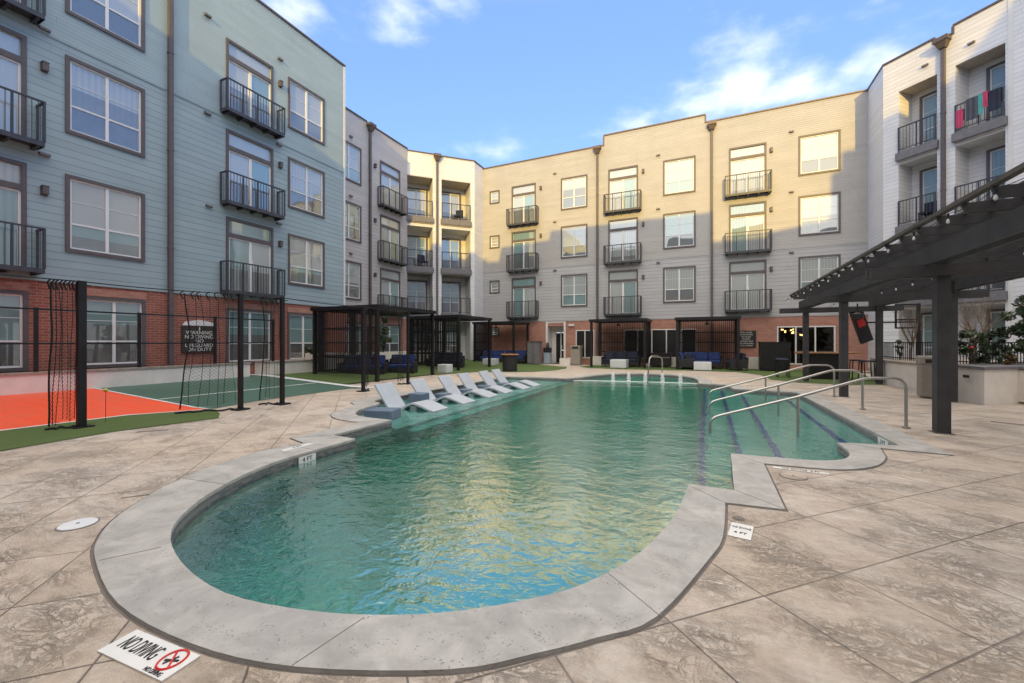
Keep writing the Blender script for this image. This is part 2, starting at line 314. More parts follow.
# ------------------------------------------------------------------ mesh helpers
class MB:
    def __init__(s): s.v = []; s.f = []; s.mi = []; s.k = 0
    def mat(s, i): s.k = i; return s
    def add(s, vs, fs):
        o = len(s.v); s.v += [tuple(p) for p in vs]
        for f in fs: s.f.append(tuple(i+o for i in f)); s.mi.append(s.k)
        return s
    def box(s, x0, x1, y0, y1, z0, z1, M_=None):
        vs = [Vector((x, y, z)) for z in (z0, z1) for y in (y0, y1) for x in (x0, x1)]
        if M_ is not None: vs = [M_ @ p for p in vs]
        return s.add(vs, [(0,2,3,1),(4,5,7,6),(0,1,5,4),(2,6,7,3),(0,4,6,2),(1,3,7,5)])
    def cbox(s, c, sz, rot=0, M_=None):
        m = Matrix.Translation(c) @ Matrix.Rotation(rot, 4, 'Z')
        if M_ is not None: m = m @ M_
        return s.box(-sz[0]/2, sz[0]/2, -sz[1]/2, sz[1]/2, -sz[2]/2, sz[2]/2, m)
    def bar(s, a, b_, w, h=None, up=(0,0,1)):
        a, b_ = Vector(a), Vector(b_); h = h or w; d = (b_-a); L = d.length; d.normalize()
        u = Vector(up)
        if abs(d.dot(u)) > .99: u = Vector((1,0,0))
        x = d.cross(u).normalized(); y = x.cross(d)
        vs = []
        for p in (a, b_):
            for (i, j_) in ((-1,-1),(1,-1),(1,1),(-1,1)): vs.append(p + x*i*w/2 + y*j_*h/2)
        return s.add(vs, [(3,2,1,0),(4,5,6,7),(0,1,5,4),(1,2,6,5),(2,3,7,6),(3,0,4,7)])
    def tube(s, pts, r, n=8, cap=True):
        pts = [Vector(p) for p in pts]; rs = r if isinstance(r, (list, tuple)) else [r]*len(pts)
        vs = []; fs = []; px = None
        for i, p in enumerate(pts):
            d = (pts[min(i+1, len(pts)-1)] - pts[max(i-1, 0)])
            if d.length < 1e-9: d = Vector((0,0,1))
            d.normalize()
            if px is None:
                u = Vector((0,0,1)) if abs(d.z) < .9 else Vector((1,0,0)); x = d.cross(u).normalized()
            else:
                x = px - d*px.dot(d)
                if x.length < 1e-6: x = d.orthogonal()
                x.normalize()
            px = x; y = d.cross(x)
            for k in range(n):
                a = 2*PI*k/n; vs.append(p + (x*math.cos(a)+y*math.sin(a))*rs[i])
        for i in range(len(pts)-1):
            for k in range(n): fs.append((i*n+k, i*n+(k+1)%n, (i+1)*n+(k+1)%n, (i+1)*n+k))
        if cap: fs.append(tuple(range(n))[::-1]); fs.append(tuple((len(pts)-1)*n+k for k in range(n)))
        return s.add(vs, fs)
    def lathe(s, c, prof, n=24):
        vs = []; fs = []
        for (r, z) in prof:
            for k in range(n): a = 2*PI*k/n; vs.append((c[0]+r*math.cos(a), c[1]+r*math.sin(a), c[2]+z))
        for i in range(len(prof)-1):
            for k in range(n): fs.append((i*n+k, i*n+(k+1)%n, (i+1)*n+(k+1)%n, (i+1)*n+k))
        fs.append(tuple(range(n))[::-1]); fs.append(tuple((len(prof)-1)*n+k for k in range(n)))
        return s.add(vs, fs)
    def prism(s, poly, z0, z1, hole=None):
        bm = bmesh.new(); 
        def loop(pl, z):
            vs = [bm.verts.new((p[0], p[1], z)) for p in pl]
            es = [bm.edges.new((vs[i], vs[(i+1)%len(vs)])) for i in range(len(vs))]
            return vs, es
        for z, flip in ((z1, False), (z0, True)):
            vs, es = loop(poly, z)
            if hole: es += loop(hole, z)[1]
            r = bmesh.ops.triangle_fill(bm, use_beauty=True, use_dissolve=False, edges=es)
            fs = [g for g in r['geom'] if isinstance(g, bmesh.types.BMFace)]
            for f in fs:
                f.normal_update()
                if (f.normal.z < 0) != flip: f.normal_flip()
        bm.verts.index_update()
        s.add([v.co for v in bm.verts], [[v.index for v in f.verts] for f in bm.faces]); bm.free()
        for pl in ([poly, hole] if hole else [poly]):
            n = len(pl); s.add([(p[0], p[1], z) for z in (z0, z1) for p in pl], [(i, (i+1)%n, n+(i+1)%n, n+i) for i in range(n)])
        return s
    def sheet(s, poly, z, hole=None):
        bm = bmesh.new(); es = []
        for pl in ([poly, hole] if hole else [poly]):
            vs = [bm.verts.new((p[0], p[1], z(p) if callable(z) else z)) for p in pl]
            es += [bm.edges.new((vs[i], vs[(i+1)%len(vs)])) for i in range(len(vs))]
        r = bmesh.ops.triangle_fill(bm, use_beauty=True, use_dissolve=False, edges=es)
        for f in bm.faces:
            f.normal_update()
            if f.normal.z < 0: f.normal_flip()
        bm.verts.index_update()
        s.add([v.co for v in bm.verts], [[v.index for v in f.verts] for f in bm.faces]); bm.free(); return s
    def build(s, name, mats, parent=None, smooth=False, bevel=0, loc=None, rotz=0):
        me = bpy.data.meshes.new(name); me.from_pydata(s.v, [], s.f)
        mats = mats if isinstance(mats, list) else [mats]
        for m_ in mats: me.materials.append(m_)
        for i, p in enumerate(me.polygons): p.material_index = min(s.mi[i], len(mats)-1)
        if smooth: 
            for p in me.polygons: p.use_smooth = True
            try: me.set_sharp_from_angle(angle=math.radians(40))
            except Exception: pass
        me.update()
        o = bpy.data.objects.new(name, me); COL.objects.link(o)
        if parent is not None: o.parent = parent
        if loc: o.location = loc
        o.rotation_euler = (0, 0, rotz)
        if bevel:
            bv = o.modifiers.new('bevel', 'BEVEL'); bv.width = bevel; bv.segments = 2; bv.limit_method = 'ANGLE'
        return o
def tag(o, label=None, cat=None, group=None, kind=None):
    if label: o['label'] = label
    if cat: o['category'] = cat
    if group: o['group'] = group
    if kind: o['kind'] = kind
    return o
def thing(name, label, cat, loc=(0,0,0), rz=0, group=None):
    o = bpy.data.objects.new(name, None); COL.objects.link(o); o.location = loc; o.rotation_euler = (0,0,rz)
    o.empty_display_size = .2
    return tag(o, label, cat, group)
def struct(o): o['kind'] = 'structure'; return o
def kids(o): return [c for c in bpy.data.objects if c.parent == o]
def copy_tree(o, parent=None, loc=None, rz=None, label=None):
    c = o.copy(); COL.objects.link(c); c.parent = parent
    if loc is not None: c.location = loc
    if rz is not None: c.rotation_euler = (0,0,rz)
    if label: c['label'] = label
    for ch in kids(o): copy_tree(ch, c)
    return c
def text_mesh(body, size, mat, name, parent, loc, rot, align='CENTER', sx=1, depth=.002):
    cu = bpy.data.curves.new(name, 'FONT'); cu.body = body; cu.size = size; cu.align_x = align; cu.align_y = 'CENTER'; cu.extrude = depth; cu.space_line = .85
    t_ = bpy.data.objects.new(name+'_tmp', cu); COL.objects.link(t_)
    dg = bpy.context.evaluated_depsgraph_get(); me = bpy.data.meshes.new_from_object(t_.evaluated_get(dg))
    bpy.data.objects.remove(t_); me.materials.clear(); me.materials.append(mat)
    o = bpy.data.objects.new(name, me); COL.objects.link(o); o.parent = parent; o.location = loc; o.rotation_euler = rot; o.scale = (sx, 1, 1)
    return o

# ------------------------------------------------------------------ ground, pool
def spline(pts, sub=4):
    o = []
    for i in range(len(pts)-1):
        p0 = Vector(pts[max(i-1,0)]); p1 = Vector(pts[i]); p2 = Vector(pts[i+1]); p3 = Vector(pts[min(i+2, len(pts)-1)])
        for k in range(sub):
            t_ = k/sub
            q = .5*((2*p1)+(-p0+p2)*t_+(2*p0-5*p1+4*p2-p3)*t_*t_+(-p0+3*p1-3*p2+p3)*t_**3)
            o.append((q.x, q.y))
    o.append(tuple(pts[-1])); return o
def concat(*ls):
    o = []
    for l in ls:
        for p in l:
            if not o or (Vector(p)-Vector(o[-1])).length > 1e-3: o.append(tuple(p))
    if (Vector(o[0])-Vector(o[-1])).length < 1e-3: o.pop()
    return o
bowl_in = spline([(-4.72,4.66),(-4.71,3.6),(-4.58,3.0),(-4.32,2.47),(-4.02,2.08),(-3.65,1.78),(-3.1,1.575),(-2.5,1.49),(-1.93,1.58),(-1.48,1.75),(-1.13,1.97),(-.79,2.28),(-.60,2.55),(-.42,2.95),(-.27,3.55),(-.20,4.12),(-.17,4.58)])
bay_in = spline([(.28,6.09),(.99,6.13),(1.33,6.22),(1.54,6.41),(1.66,6.70),(1.69,7.0),(1.68,7.38)])
far_in = spline([(-.30,17.2),(-.55,18.3),(-1.3,19.2),(-2.3,19.6),(-3.4,19.2),(-4.1,18.3),(-4.45,17.2),(-4.6,16.4)])
led_in = spline([(-7.4,8.15),(-7.28,7.80),(-6.95,7.62),(-6.80,7.2),(-6.62,6.62),(-6.25,6.2),(-5.85,6.08)])
INNER = concat(bowl_in, [(.24,4.60),(.28,6.09)], bay_in, [(2.42,7.53),(2.30,14.2),(.75,14.5),(.55,15.7),(-.25,15.8)], far_in, [(-5.0,15.75),(-7.4,15.6)], led_in, [(-5.24,6.06),(-5.22,4.70)])
bowl_out = spline([(-5.22,4.15),(-5.33,3.6),(-5.22,3.0),(-4.92,2.35),(-4.45,1.78),(-4.04,1.49),(-3.65,1.33),(-2.94,1.16),(-2.23,1.15),(-1.65,1.26),(-1.01,1.54),(-.70,1.79),(-.47,2.01),(-.22,2.30),(.04,3.09),(.13,3.48),(.17,4.19)])
bay_out = spline([(.63,5.73),(1.23,5.78),(1.55,5.93),(1.83,6.23),(2.02,6.64),(2.09,6.95),(2.14,7.22)])
far_out = spline([(.12,17.3),(-.15,18.5),(-1.0,19.6),(-2.3,20.05),(-3.65,19.6),(-4.5,18.5),(-4.85,17.3),(-4.95,16.7)])
led_out = spline([(-7.85,8.3),(-7.75,7.5),(-7.35,7.2),(-7.15,6.9),(-6.95,6.3),(-6.6,5.88),(-6.1,5.66),(-5.66,5.64)])
OUTER = concat(bowl_out, [(.63,4.23),(.63,5.73)], bay_out, [(2.85,7.17),(2.74,14.62),(1.12,14.9),(.92,16.1),(.16,16.2)], far_out, [(-5.3,16.18),(-7.85,16.05)], led_out, [(-5.66,4.28)])
BIG = [(-300,-300),(300,-300),(300,300),(-300,300)]
struct(MB().sheet(BIG, 0, OUTER).build('pool_deck', M['deck']))
# expansion joint ring and coping
def offset(poly, d):
    n = len(poly); o = []
    for i in range(n):
        a = Vector(poly[i-1]); b_ = Vector(poly[i]); c = Vector(poly[(i+1)%n])
        e1 = (b_-a).normalized(); e2 = (c-b_).normalized(); n1 = Vector((e1.y, -e1.x)); n2 = Vector((e2.y, -e2.x))
        m_ = (n1+n2); m_ = m_.normalized() if m_.length > 1e-6 else n1
        k = d/max(.5, m_.dot(n1)); o.append((b_.x+m_.x*k, b_.y+m_.y*k))
    return o
cop = MB(); cop.prism(offset(OUTER, -.022), -.045, .012, INNER)
cop = struct(cop.build('pool_coping', M['coping'], bevel=.008))
struct(MB().sheet(offset(OUTER, .05), -.012, offset(OUTER, -.10)).build('expansion_joint', M['grout']))
# basin
n = len(INNER); bs = MB(); IN2 = INNER
bs.add([(p[0], p[1], z) for z in (-1.32, -.02) for p in IN2], [(i, n+i, n+(i+1)%n, (i+1)%n) for i in range(n)])
bs.sheet(IN2, -1.32)
bs.box(-8.0, -5.12, 6.07, 16.0, -1.31, -.27)     # tanning ledge
bs.box(-5.12, -4.86, 6.3, 15.9, -1.31, -.55)
bs.box(1.93, 3.0, 6.0, 15.5, -1.31, -.32)
bs.box(.90, 1.93, 4.0, 15.5, -1.31, -.44)
bs.box(.40, .90, 4.0, 15.9, -1.31, -.58)
bs.box(-.10, .40, 4.0, 16.2, -1.31, -.74)
bs.add([(x, y, z) for z in (-1.31, -.85) for x, y in ((-5.2,16.15),(-3.3,16.5),(-2.0,16.75),(0.3,16.9),(0.3,20.5),(-5.2,20.5))],
       [(0,1,7,6),(1,2,8,7),(2,3,9,8),(3,4,10,9),(4,5,11,10),(5,0,6,11),(6,7,8,9,10,11)])
struct(bs.build('pool_basin', M['plaster']))
for (x, z, y0, y1) in ((1.93,-.32,7.6,13.9),(.90,-.44,6.2,14.4),(.40,-.58,6.2,15.6),(-.10,-.74,4.65,15.7)):
    lb = MB(); lb.box(x-.003, x+.075, y0, y1, z+.001, z+.006); lb.box(x-.006, x-.001, y0, y1, z-.05, z+.006)
    struct(lb.build('step_nosing', M['blue_tile']))
wt = MB(); wt.prism(offset(INNER, .02), -1.34, -.105)
struct(wt.build('pool_water', M['water']))
struct(MB().tube([(-4.9,16.0,-.10),(-4.6,16.3,-.10),(-3.3,16.55,-.10),(-2.0,16.8,-.10),(-.3,16.92,-.10)], .018, 6).build('spillway_lip', M['tile_white']))

def cjoint(p, q):
    a, b_ = Vector((*p, .0125)), Vector((*q, .0125)); struct(MB().bar(a, b_, .004, .003).build('coping_joint', M['grout']))
for p, q in (((-.22,2.32),(-.56,2.62)),((-1.67,1.28),(-1.62,1.66)),((-3.62,1.36),(-3.46,1.63)),((-5.0,2.55),(-4.40,2.62)),((-5.30,4.0),(-4.74,3.95)),((.17,4.17),(-.17,4.56)),((.61,4.25),(.25,4.6)),((.61,5.73),(.29,6.08)),((2.13,7.2),(1.70,7.37)),((2.80,10.2),(2.38,10.2)),((2.76,12.9),(2.34,12.9)),((-5.64,5.66),(-5.25,6.04)),((-5.64,4.3),(-5.23,4.69)),((-7.83,8.9),(-7.42,8.9)),((-7.83,11.5),(-7.42,11.5))): cjoint(p, q)

# court, turf, paths
CZ = lambda p: .2*max(0, min(1, (-10.2-p[0])/4.3)) + .008
def csheet(poly, mat, name, dz=0):
    # subdivide in X so that the gentle rise follows
    m_ = MB(); bm = bmesh.new(); f = bm.faces.new([bm.verts.new((p[0], p[1], 0)) for p in poly])
    for xx in (-10.2, -14.5):
        bmesh.ops.bisect_plane(bm, geom=bm.verts[:]+bm.edges[:]+bm.faces[:], plane_co=(xx,0,0), plane_no=(1,0,0))
    for v in bm.verts: v.co.z = CZ(v.co)+dz
    for f in bm.faces:
        f.normal_update()
        if f.normal.z < 0: f.normal_flip()
    bm.verts.index_update(); m_.add([v.co for v in bm.verts], [[v.index for v in f.verts] for f in bm.faces]); bm.free()
    return m_.build(name, mat)
struct(csheet([(-16.0,-5.9),(-10.2,-5.9),(-10.36,2.67),(-10.3,4.3),(-9.6,5.42),(-16.0,5.42)], M['orange'], 'orange_court'))
struct(csheet([(-16.0,5.42),(-9.6,5.42),(-9.9,6.54),(-9.95,9.6),(-9.35,10.0),(-16.0,10.2)], M['green'], 'green_court'))
struct(csheet([(-10.36,2.6),(-10.30,2.6),(-10.24,4.3),(-9.55,5.40),(-9.6,5.45),(-10.3,4.33)], M['line'], 'court_edge_line', .005))
struct(csheet([(-15.0,5.39),(-9.7,5.39),(-9.7,5.45),(-15.0,5.45)], M['line'], 'court_line', .005))
struct(csheet([(-11.78,5.5),(-11.72,5.5),(-11.72,9.9),(-11.78,9.9)], M['line'], 'court_line', .005))
struct(csheet([(-16,9.98),(-9.5,9.9),(-9.1,10.0),(-9.3,10.14),(-16,10.34)], M['line'], 'court_border', .009))
tag(csheet([(-10.2,-5.9),(-8.6,-5.9),(-8.45,2.2),(-8.62,3.4),(-8.35,4.85),(-8.9,5.2),(-9.5,5.38),(-10.24,4.3),(-10.30,2.67)], M['turf'], 'turf_strip', .002), kind='structure')
tag(csheet([(-17.4,10.34),(-10.9,10.34),(-10.95,12.0),(-10.75,14.8),(-9.9,17.2),(-8.6,17.75),(-7.5,18.5),(-6.9,19.8),(-6.8,21.5),(-7.2,22.9),(-9.0,24.2),(-10.1,25.2),(-10.1,25.9),(-17.4,25.9)], M['turf'], 'turf_lawn'), kind='structure')
tag(MB().sheet([(-6.4,25.9),(-6.6,23.4),(-5.8,22.5),(-4,22.2),(-.5,22.6),(1.3,22.4),(2.1,21.0),(2.2,18.6),(2.9,17.6),(4.2,17.4),(5.5,18.0),(6.6,25.9)], .008).build('turf_lawn', M['turf']), kind='structure')

# ------------------------------------------------------------------ facades
def facade(m_, segs, z0, holes, depth=.09, y=0.0):
    """segs: (x0,x1,ztop). holes: (x0,x1,z0,z1). outward is -y"""
    for (sx0, sx1, zt) in segs:
        xs = sorted({sx0, sx1, *[min(max(v, sx0), sx1) for h_ in holes for v in h_[:2]]})
        zs = sorted({z0, zt, *[min(max(v, z0), zt) for h_ in holes for v in h_[2:4]]})
        for i in range(len(xs)-1):
            for k in range(len(zs)-1):
                cx, cz = (xs[i]+xs[i+1])/2, (zs[k]+zs[k+1])/2
                if any(h_[0] < cx < h_[1] and h_[2] < cz < h_[3] for h_ in holes): continue
                m_.add([(xs[i],y,zs[k]),(xs[i+1],y,zs[k]),(xs[i+1],y,zs[k+1]),(xs[i],y,zs[k+1])], [(0,1,2,3)])
    for h_ in holes:
        d = h_[4] if len(h_) > 4 else depth; a, b_, c, e = h_[:4]
        m_.add([(a,y,c),(a,y,e),(b_,y,e),(b_,y,c),(a,y+d,c),(a,y+d,e),(b_,y+d,e),(b_,y+d,c)], [(0,1,5,4),(1,2,6,5),(2,3,7,6),(3,0,4,7)])
    return m_
# window: origin = lower-left corner of the opening on the wall plane
def mk_window(w, h, parent, variant=0, cols=2):
    f = MB(); t_ = .09
    f.box(-t_, w+t_, -.035, .0, h, h+t_); f.box(-t_, w+t_, -.045, .0, -t_, 0)
    f.box(-t_, 0, -.034, .0, 0, h); f.box(w, w+t_, -.034, .0, 0, h)
    win = f.build('window', M['brown_trim'], parent)
    s = MB(); e = .045
    for (a, b_, c, d) in ((0, e, 0, h), (w-e, w, 0, h), (e, w-e, h-e, h), (e, w-e, 0, e)): s.box(a, b_, .012, .06, c, d)
    for k in range(1, cols): s.box(w*k/cols-.035, w*k/cols+.035, .010, .06, e, h-e)
    for k in range(cols):
        a, b_ = w*k/cols+(e if k == 0 else .035), w*(k+1)/cols-(e if k == cols-1 else .035)
        s.box(a, b_, .016, .06, h*.36-.022, h*.36+.022); s.box(a, b_, .034, .05, h*.68-.008, h*.68+.008)
    s.build('sash', M['vinyl'], win)
    p = MB(); up, lo = [('blind_glass','screen_glass'),('blind_glass','blind_glass'),('teal_glass','screen_glass'),('blind_glass','teal_glass'),('shade_glass','shade_glass'),('teal_glass','screen_glass')][variant]
    p.mat(0).add([(e,.045,h*.36),(w-e,.045,h*.36),(w-e,.045,h-e),(e,.045,h-e)],[(0,1,2,3)])
    p.mat(1).add([(e,.04,e),(w-e,.04,e),(w-e,.04,h*.36),(e,.04,h*.36)],[(0,1,2,3)])
    p.build('pane', [M[up], M[lo]], win); return win
def mk_door(w, h, parent, variant=0):
    f = MB(); t_ = .09; tr = h-.62
    f.box(-t_, w+t_, -.035, 0, h, h+t_); f.box(-t_, 0, -.034, 0, -.02, h); f.box(w, w+t_, -.034, 0, -.02, h); f.box(0, w, -.03, .06, tr, tr+.15)
    win = f.build('glass_door', M['brown_trim'], parent)
    s = MB(); e = .05
    s.box(0, e, .012, .06, 0, tr); s.box(w-e, w, .012, .06, 0, tr); s.box(e, w-e, .012, .06, tr-e, tr); s.box(w/2-.05, w/2+.05, .008, .06, 0, tr-e); s.box(e, w-e, .012, .06, 0, .06)
    s.box(w/2+.05, w/2+.075, -.01, .012, 1.0, 1.25)
    s.build('sash', M['vinyl'], win)
    p = MB(); a_, c_ = [('blind_glass','teal_glass'),('teal_glass','blind_glass'),('blind_glass','blind_glass')][variant]
    p.mat(0).add([(e,.045,.06),(w/2,.045,.06),(w/2,.045,tr-e),(e,.045,tr-e)],[(0,1,2,3)])
    p.mat(1).add([(w/2,.04,.06),(w-e,.04,.06),(w-e,.04,tr-e),(w/2,.04,tr-e)],[(0,1,2,3)])
    p.mat(0).add([(0,.045,tr+.15),(w,.045,tr+.15),(w,.045,h),(0,.045,h)],[(0,1,2,3)])
    p.build('pane', [M[a_], M[c_]], win); return win
def mk_balcony(w, parent, d=.42, h=1.08):
    # juliet balcony: x 0..w, z 0..h, from the wall out to y=-d
    f = MB(); f.box(0, w, -d, -.002, 0, .05); f.box(0, w, -d-.012, -d, -.06, .06); f.box(-.012, 0, -d, 0, -.06, .06); f.box(w, w+.012, -d, 0, -.06, .06)
    for k in range(5):
        x = .1+k*(w-.2)/4; f.box(x-.03, x+.03, -d+.03, 0, -.10, -.001)
    bal = f.build('balcony', M['slate_metal'], parent)
    r = MB()
    r.box(-.02, w+.02, -d-.025, -d+.025, h-.04, h); r.box(-.02, .03, -d+.025, 0, h-.04, h); r.box(w-.03, w+.02, -d+.025, 0, h-.04, h)
    for k in range(5):
        x = k*w/4; r.box(x-.022, x+.022, -d-.02, -d+.02, .06, h-.04)
    n_ = int(w/.105)
    for k in range(1, n_):
        x = k*w/n_; r.box(x-.007, x+.007, -d-.007, -d+.007, .06, h-.04)
    for k in range(1, 4):
        y = -d+k*d/4
        for xx in (0, w): r.box(xx-.007, xx+.007, y-.007, y+.007, .05, h-.04)
    for xx in (0, w): r.box(xx-.02, xx+.02, -.05, -.01, .05, h-.04)
    r.build('railing', M['slate_metal'], bal); return bal
PROTO = {}
def put(kind, key, x, z, parent, **k):
    if key not in PROTO: PROTO[key] = k.pop('mk')(parent); o = PROTO[key]
    else: o = copy_tree(PROTO[key], parent)
    o.location = (x, 0, z); return o
def window(x0, x1, ztop, parent, h=2.05, v=None, cols=2):
    v = random.choice([0,0,1,2,3]) if v is None else v; w = round(x1-x0, 2)
    return put('w', ('w', w, h, v, cols), x0, ztop-h, parent, mk=lambda p: mk_window(w, h, p, v, cols))
def door(x0, x1, ztop, parent, v=None, bal=True):
    v = random.choice([0,1,2]) if v is None else v; w = round(x1-x0, 2); h = 2.57
    put('d', ('d', w, v), x0, ztop-h, parent, mk=lambda p: mk_door(w, h, p, v))
    if bal: put('b', ('b', w), x0-.28, ztop-h-.05, parent, mk=lambda p: mk_balcony(w+.56, p))
def lamp(x, z, parent):
    def mk(p):
        m_ = MB(); m_.box(-.07,.07,-.02,0,-.12,.12); m_.box(-.055,.055,-.13,-.02,-.10,.10); m_.box(-.065,.065,-.14,-.02,.10,.12)
        return m_.build('wall_lamp', M['brown_trim'], p)
    put('l', 'lamp', x, z, parent, mk=mk)
def vent(x, z, parent, mat='slab_grey'):
    def mk(p):
        m_ = MB(); m_.box(-.10,.10,-.10,0,-.03,.03); m_.add([(-.1,0,.05),(.1,0,.05),(.1,-.1,.03),(-.1,-.1,.03)],[(0,1,2,3)])
        return m_.build('wall_vent', M['slab_grey'], p)
    put('v', 'vent', x, z, parent, mk=mk)
def downspout(x, ztop, parent, z0=.1, mat='brown_trim', y=0):
    m_ = MB(); m_.box(x-.06, x+.06, y-.13, y-.01, z0, ztop-.3)
    z = z0+1.2
    while z < ztop-.5: m_.box(x-.075, x+.075, y-.14, y-.002, z, z+.04); z += 3.1
    d = m_.build('downspout', M[mat], parent)
    c = MB(); c.add([(x-.10,y-.20,ztop-.35),(x+.10,y-.20,ztop-.35),(x+.10,y-.005,ztop-.35),(x-.10,y-.005,ztop-.35),(x-.20,y-.30,ztop-.1),(x+.20,y-.30,ztop-.1),(x+.20,y-.005,ztop-.1),(x-.20,y-.005,ztop-.1)],
                    [(3,2,1,0),(0,1,5,4),(1,2,6,5),(2,3,7,6),(3,0,4,7),(4,5,6,7)])
    c.box(x-.23, x+.23, y-.33, y-.006, ztop-.1, ztop+.06)
    c.build('collector_head', M['bronze'], d)
def capping(segs, parent, mat='bronze', depth=.35):
    m_ = MB(); prev = None
    for (a, b_, zt) in segs:
        m_.box(a, b_, -.05, depth, zt, zt+.07)
        if prev is not None and abs(prev-zt) > .01: m_.box(a-.04, a+.04, -.045, depth-.005, min(prev, zt)+.001, max(prev, zt)-.001)
        prev = zt
    m_.build('parapet_cap', M[mat], parent)
def solid(segs, parent, mat, depth, name='return_wall', z0=0):
    m_ = MB()
    for (a, b_, zt) in segs:
        m_.add([(a,0,z0),(a,depth,z0),(a,depth,zt),(a,0,zt)], [(0,1,2,3)]); m_.add([(b_,0,z0),(b_,depth,z0),(b_,depth,zt),(b_,0,zt)], [(3,2,1,0)])
        m_.add([(a,.0,zt-.002),(b_,.0,zt-.002),(b_,depth,zt-.002),(a,depth,zt-.002)], [(0,1,2,3)])
        m_.add([(a,depth,z0),(b_,depth,z0),(b_,depth,zt),(a,depth,zt)], [(3,2,1,0)])
    return m_.build(name, mat, parent)
BA = 'apartment building'
def sw(l): return [(round(a+.08,2), round(b_-.08,2), c+.08, d-.08) for a, b_, c, d in l]
def sdr(l): return [(round(a+.08,2), round(b_-.08,2), c, d-.08) for a, b_, c, d in l]
# --- left blue wing (local x = world Y)
L1 = thing('apartment_wing', 'blue lap siding wing over red brick at the left, beside the sport court', BA, (-15.53,0,0), PI/2)
segs = [(-5.9,7.45,14.8),(7.45,14.69,14.43)]
W1 = [(a, b_, t_-2.05, t_) for (a, b_) in ((-.2,1.5),(5.15,6.88)) for t_ in (12.3,9.10,5.92)] + [(11.72,13.50,t_-2.05,t_) for t_ in (12.27,9.00,5.86)]
D1 = [(2.65,4.43,t_-2.65,t_) for t_ in (12.3,9.10,5.92)] + [(9.28,11.05,t_-2.65,t_) for t_ in (12.27,9.03,5.90)]
W1 = sw(W1); D1 = sdr(D1)
facade(MB(), segs, 3.05, W1+D1).build('wall', M['blue_siding'], L1)
G1 = [(2.6,4.38,.8,2.62),(5.52,6.82,.8,2.62),(9.36,10.94,.72,2.56),(11.78,13.10,.72,2.56)]
facade(MB(), [(-5.9,14.69,3.05)], 0, G1, .14).build('brick_base', M['brick'], L1)
solid(segs, L1, M['blue_siding'], 9)
capping(segs, L1)
m_ = MB(); m_.box(14.60,14.70,-.02,.08,3.05,14.42); m_.build('corner_trim', M['white_trim'], L1)
m_ = MB(); m_.box(-5.9,7.43,-.02,0,9.38,9.50); m_.box(7.62,14.60,-.02,0,9.38,9.50); m_.box(-5.9,14.72,-.03,0,3.0,3.08); m_.build('belt_trim', M['blue_siding'], L1)
for (a, b_, c, d) in W1: window(a, b_, d, L1, h=1.89)
for (a, b_, c, d) in D1: door(a, b_, d, L1)
for (a, b_, c, d) in G1: window(a, b_, d, L1, h=round(d-c, 2), v=random.choice([5,5,2]))
for (a, b_, c, d) in G1: MB().box(a-.1, b_+.1, -.03, 0, d+.10, d+.30).build('brick_header', M['brick_orange'], L1)
for z in (11.7,8.52,5.34): lamp(4.75, z, L1)
for z in (11.75,8.5,5.35): lamp(11.35, z, L1)
for z in (12.65,9.5,6.27): vent(4.75, z, L1)
for (x, z) in ((8.65,12.6),(8.65,9.25),(8.7,6.1),(11.35,12.75),(11.3,9.3),(11.3,6.15)): vent(x, z, L1)
downspout(7.54, 14.3, L1)
# --- greige wing set back
L2 = thing('apartment_wing', 'narrow greige wing set back between the blue wing and the white corner balconies', BA, (-17.45,0,0), PI/2)
segs = [(14.6,18.07,13.86),(18.07,21.62,13.80)]
W2 = [(15.9,17.65,t_-2.05,t_) for t_ in (12.15,8.95,5.78)]; D2 = [(19.15,20.90,t_-2.65,t_) for t_ in (12.12,8.95,5.80)]
W2 = sw(W2); D2 = sdr(D2)
facade(MB(), segs, 2.9, W2+D2).build('wall', M['greige_siding'], L2)
G2 = [(15.9,17.6,.75,2.4),(19.15,20.85,.75,2.4)]
facade(MB(), [(14.6,21.62,2.9)], 0, G2, .14).build('brick_base', M['brick_orange'], L2)
solid(segs, L2, M['greige_siding'], 7); capping(segs, L2)
for (a, b_, c, d) in W2: window(a, b_, d, L2, h=1.89)
for (a, b_, c, d) in D2: door(a, b_, d, L2)
for (a, b_, c, d) in G2: window(a, b_, d, L2, h=1.65, v=2)
for z in (11.6,8.45,5.3): lamp(18.7, z, L2)
for z in (12.5,9.3,6.2): vent(16.9, z, L2)
downspout(18.28, 13.75, L2)
# --- recessed balcony helper
def recess(parent, x0, x1, zs, z_head, depth, wallm, slab_out=.10):
    """zs: floor levels of the stacked balconies"""
    for i, z in enumerate(zs):
        s = MB(); s.box(x0+.003, x1-.003, -slab_out, depth-.003, z-.40, z); s.box(x0-.06, x1+.06, -slab_out-.03, -.004, z-.36, z-.04)
        sl = s.build('balcony', M['slab_grey'], parent)
        so_ = MB(); so_.box(x0+.006, x1-.006, -slab_out+.02, depth-.006, z-.43, z-.402); so_.build('soffit', M['soffit'], sl)
        r = MB(); h = 1.07; yy = -slab_out+.04
        r.box(x0+.01, x1-.01, yy-.025, yy+.025, z+h-.04, z+h); r.box(x0+.01, x1-.01, yy-.015, yy+.015, z+.08, z+.11)
        n_ = max(2, int((x1-x0)/.9)+1)
        for k in range(n_+1): x = x0+.03+k*(x1-x0-.06)/n_; r.box(x-.02, x+.02, yy-.02, yy+.02, z, z+h-.04)
        n_ = int((x1-x0)/.11)
        for k in range(n_): x = x0+.08+k*(x1-x0-.16)/(n_-1); r.box(x-.007, x+.007, yy-.007, yy+.007, z+.11, z+h-.04)
        r.build('railing', M['slate_metal'], sl)
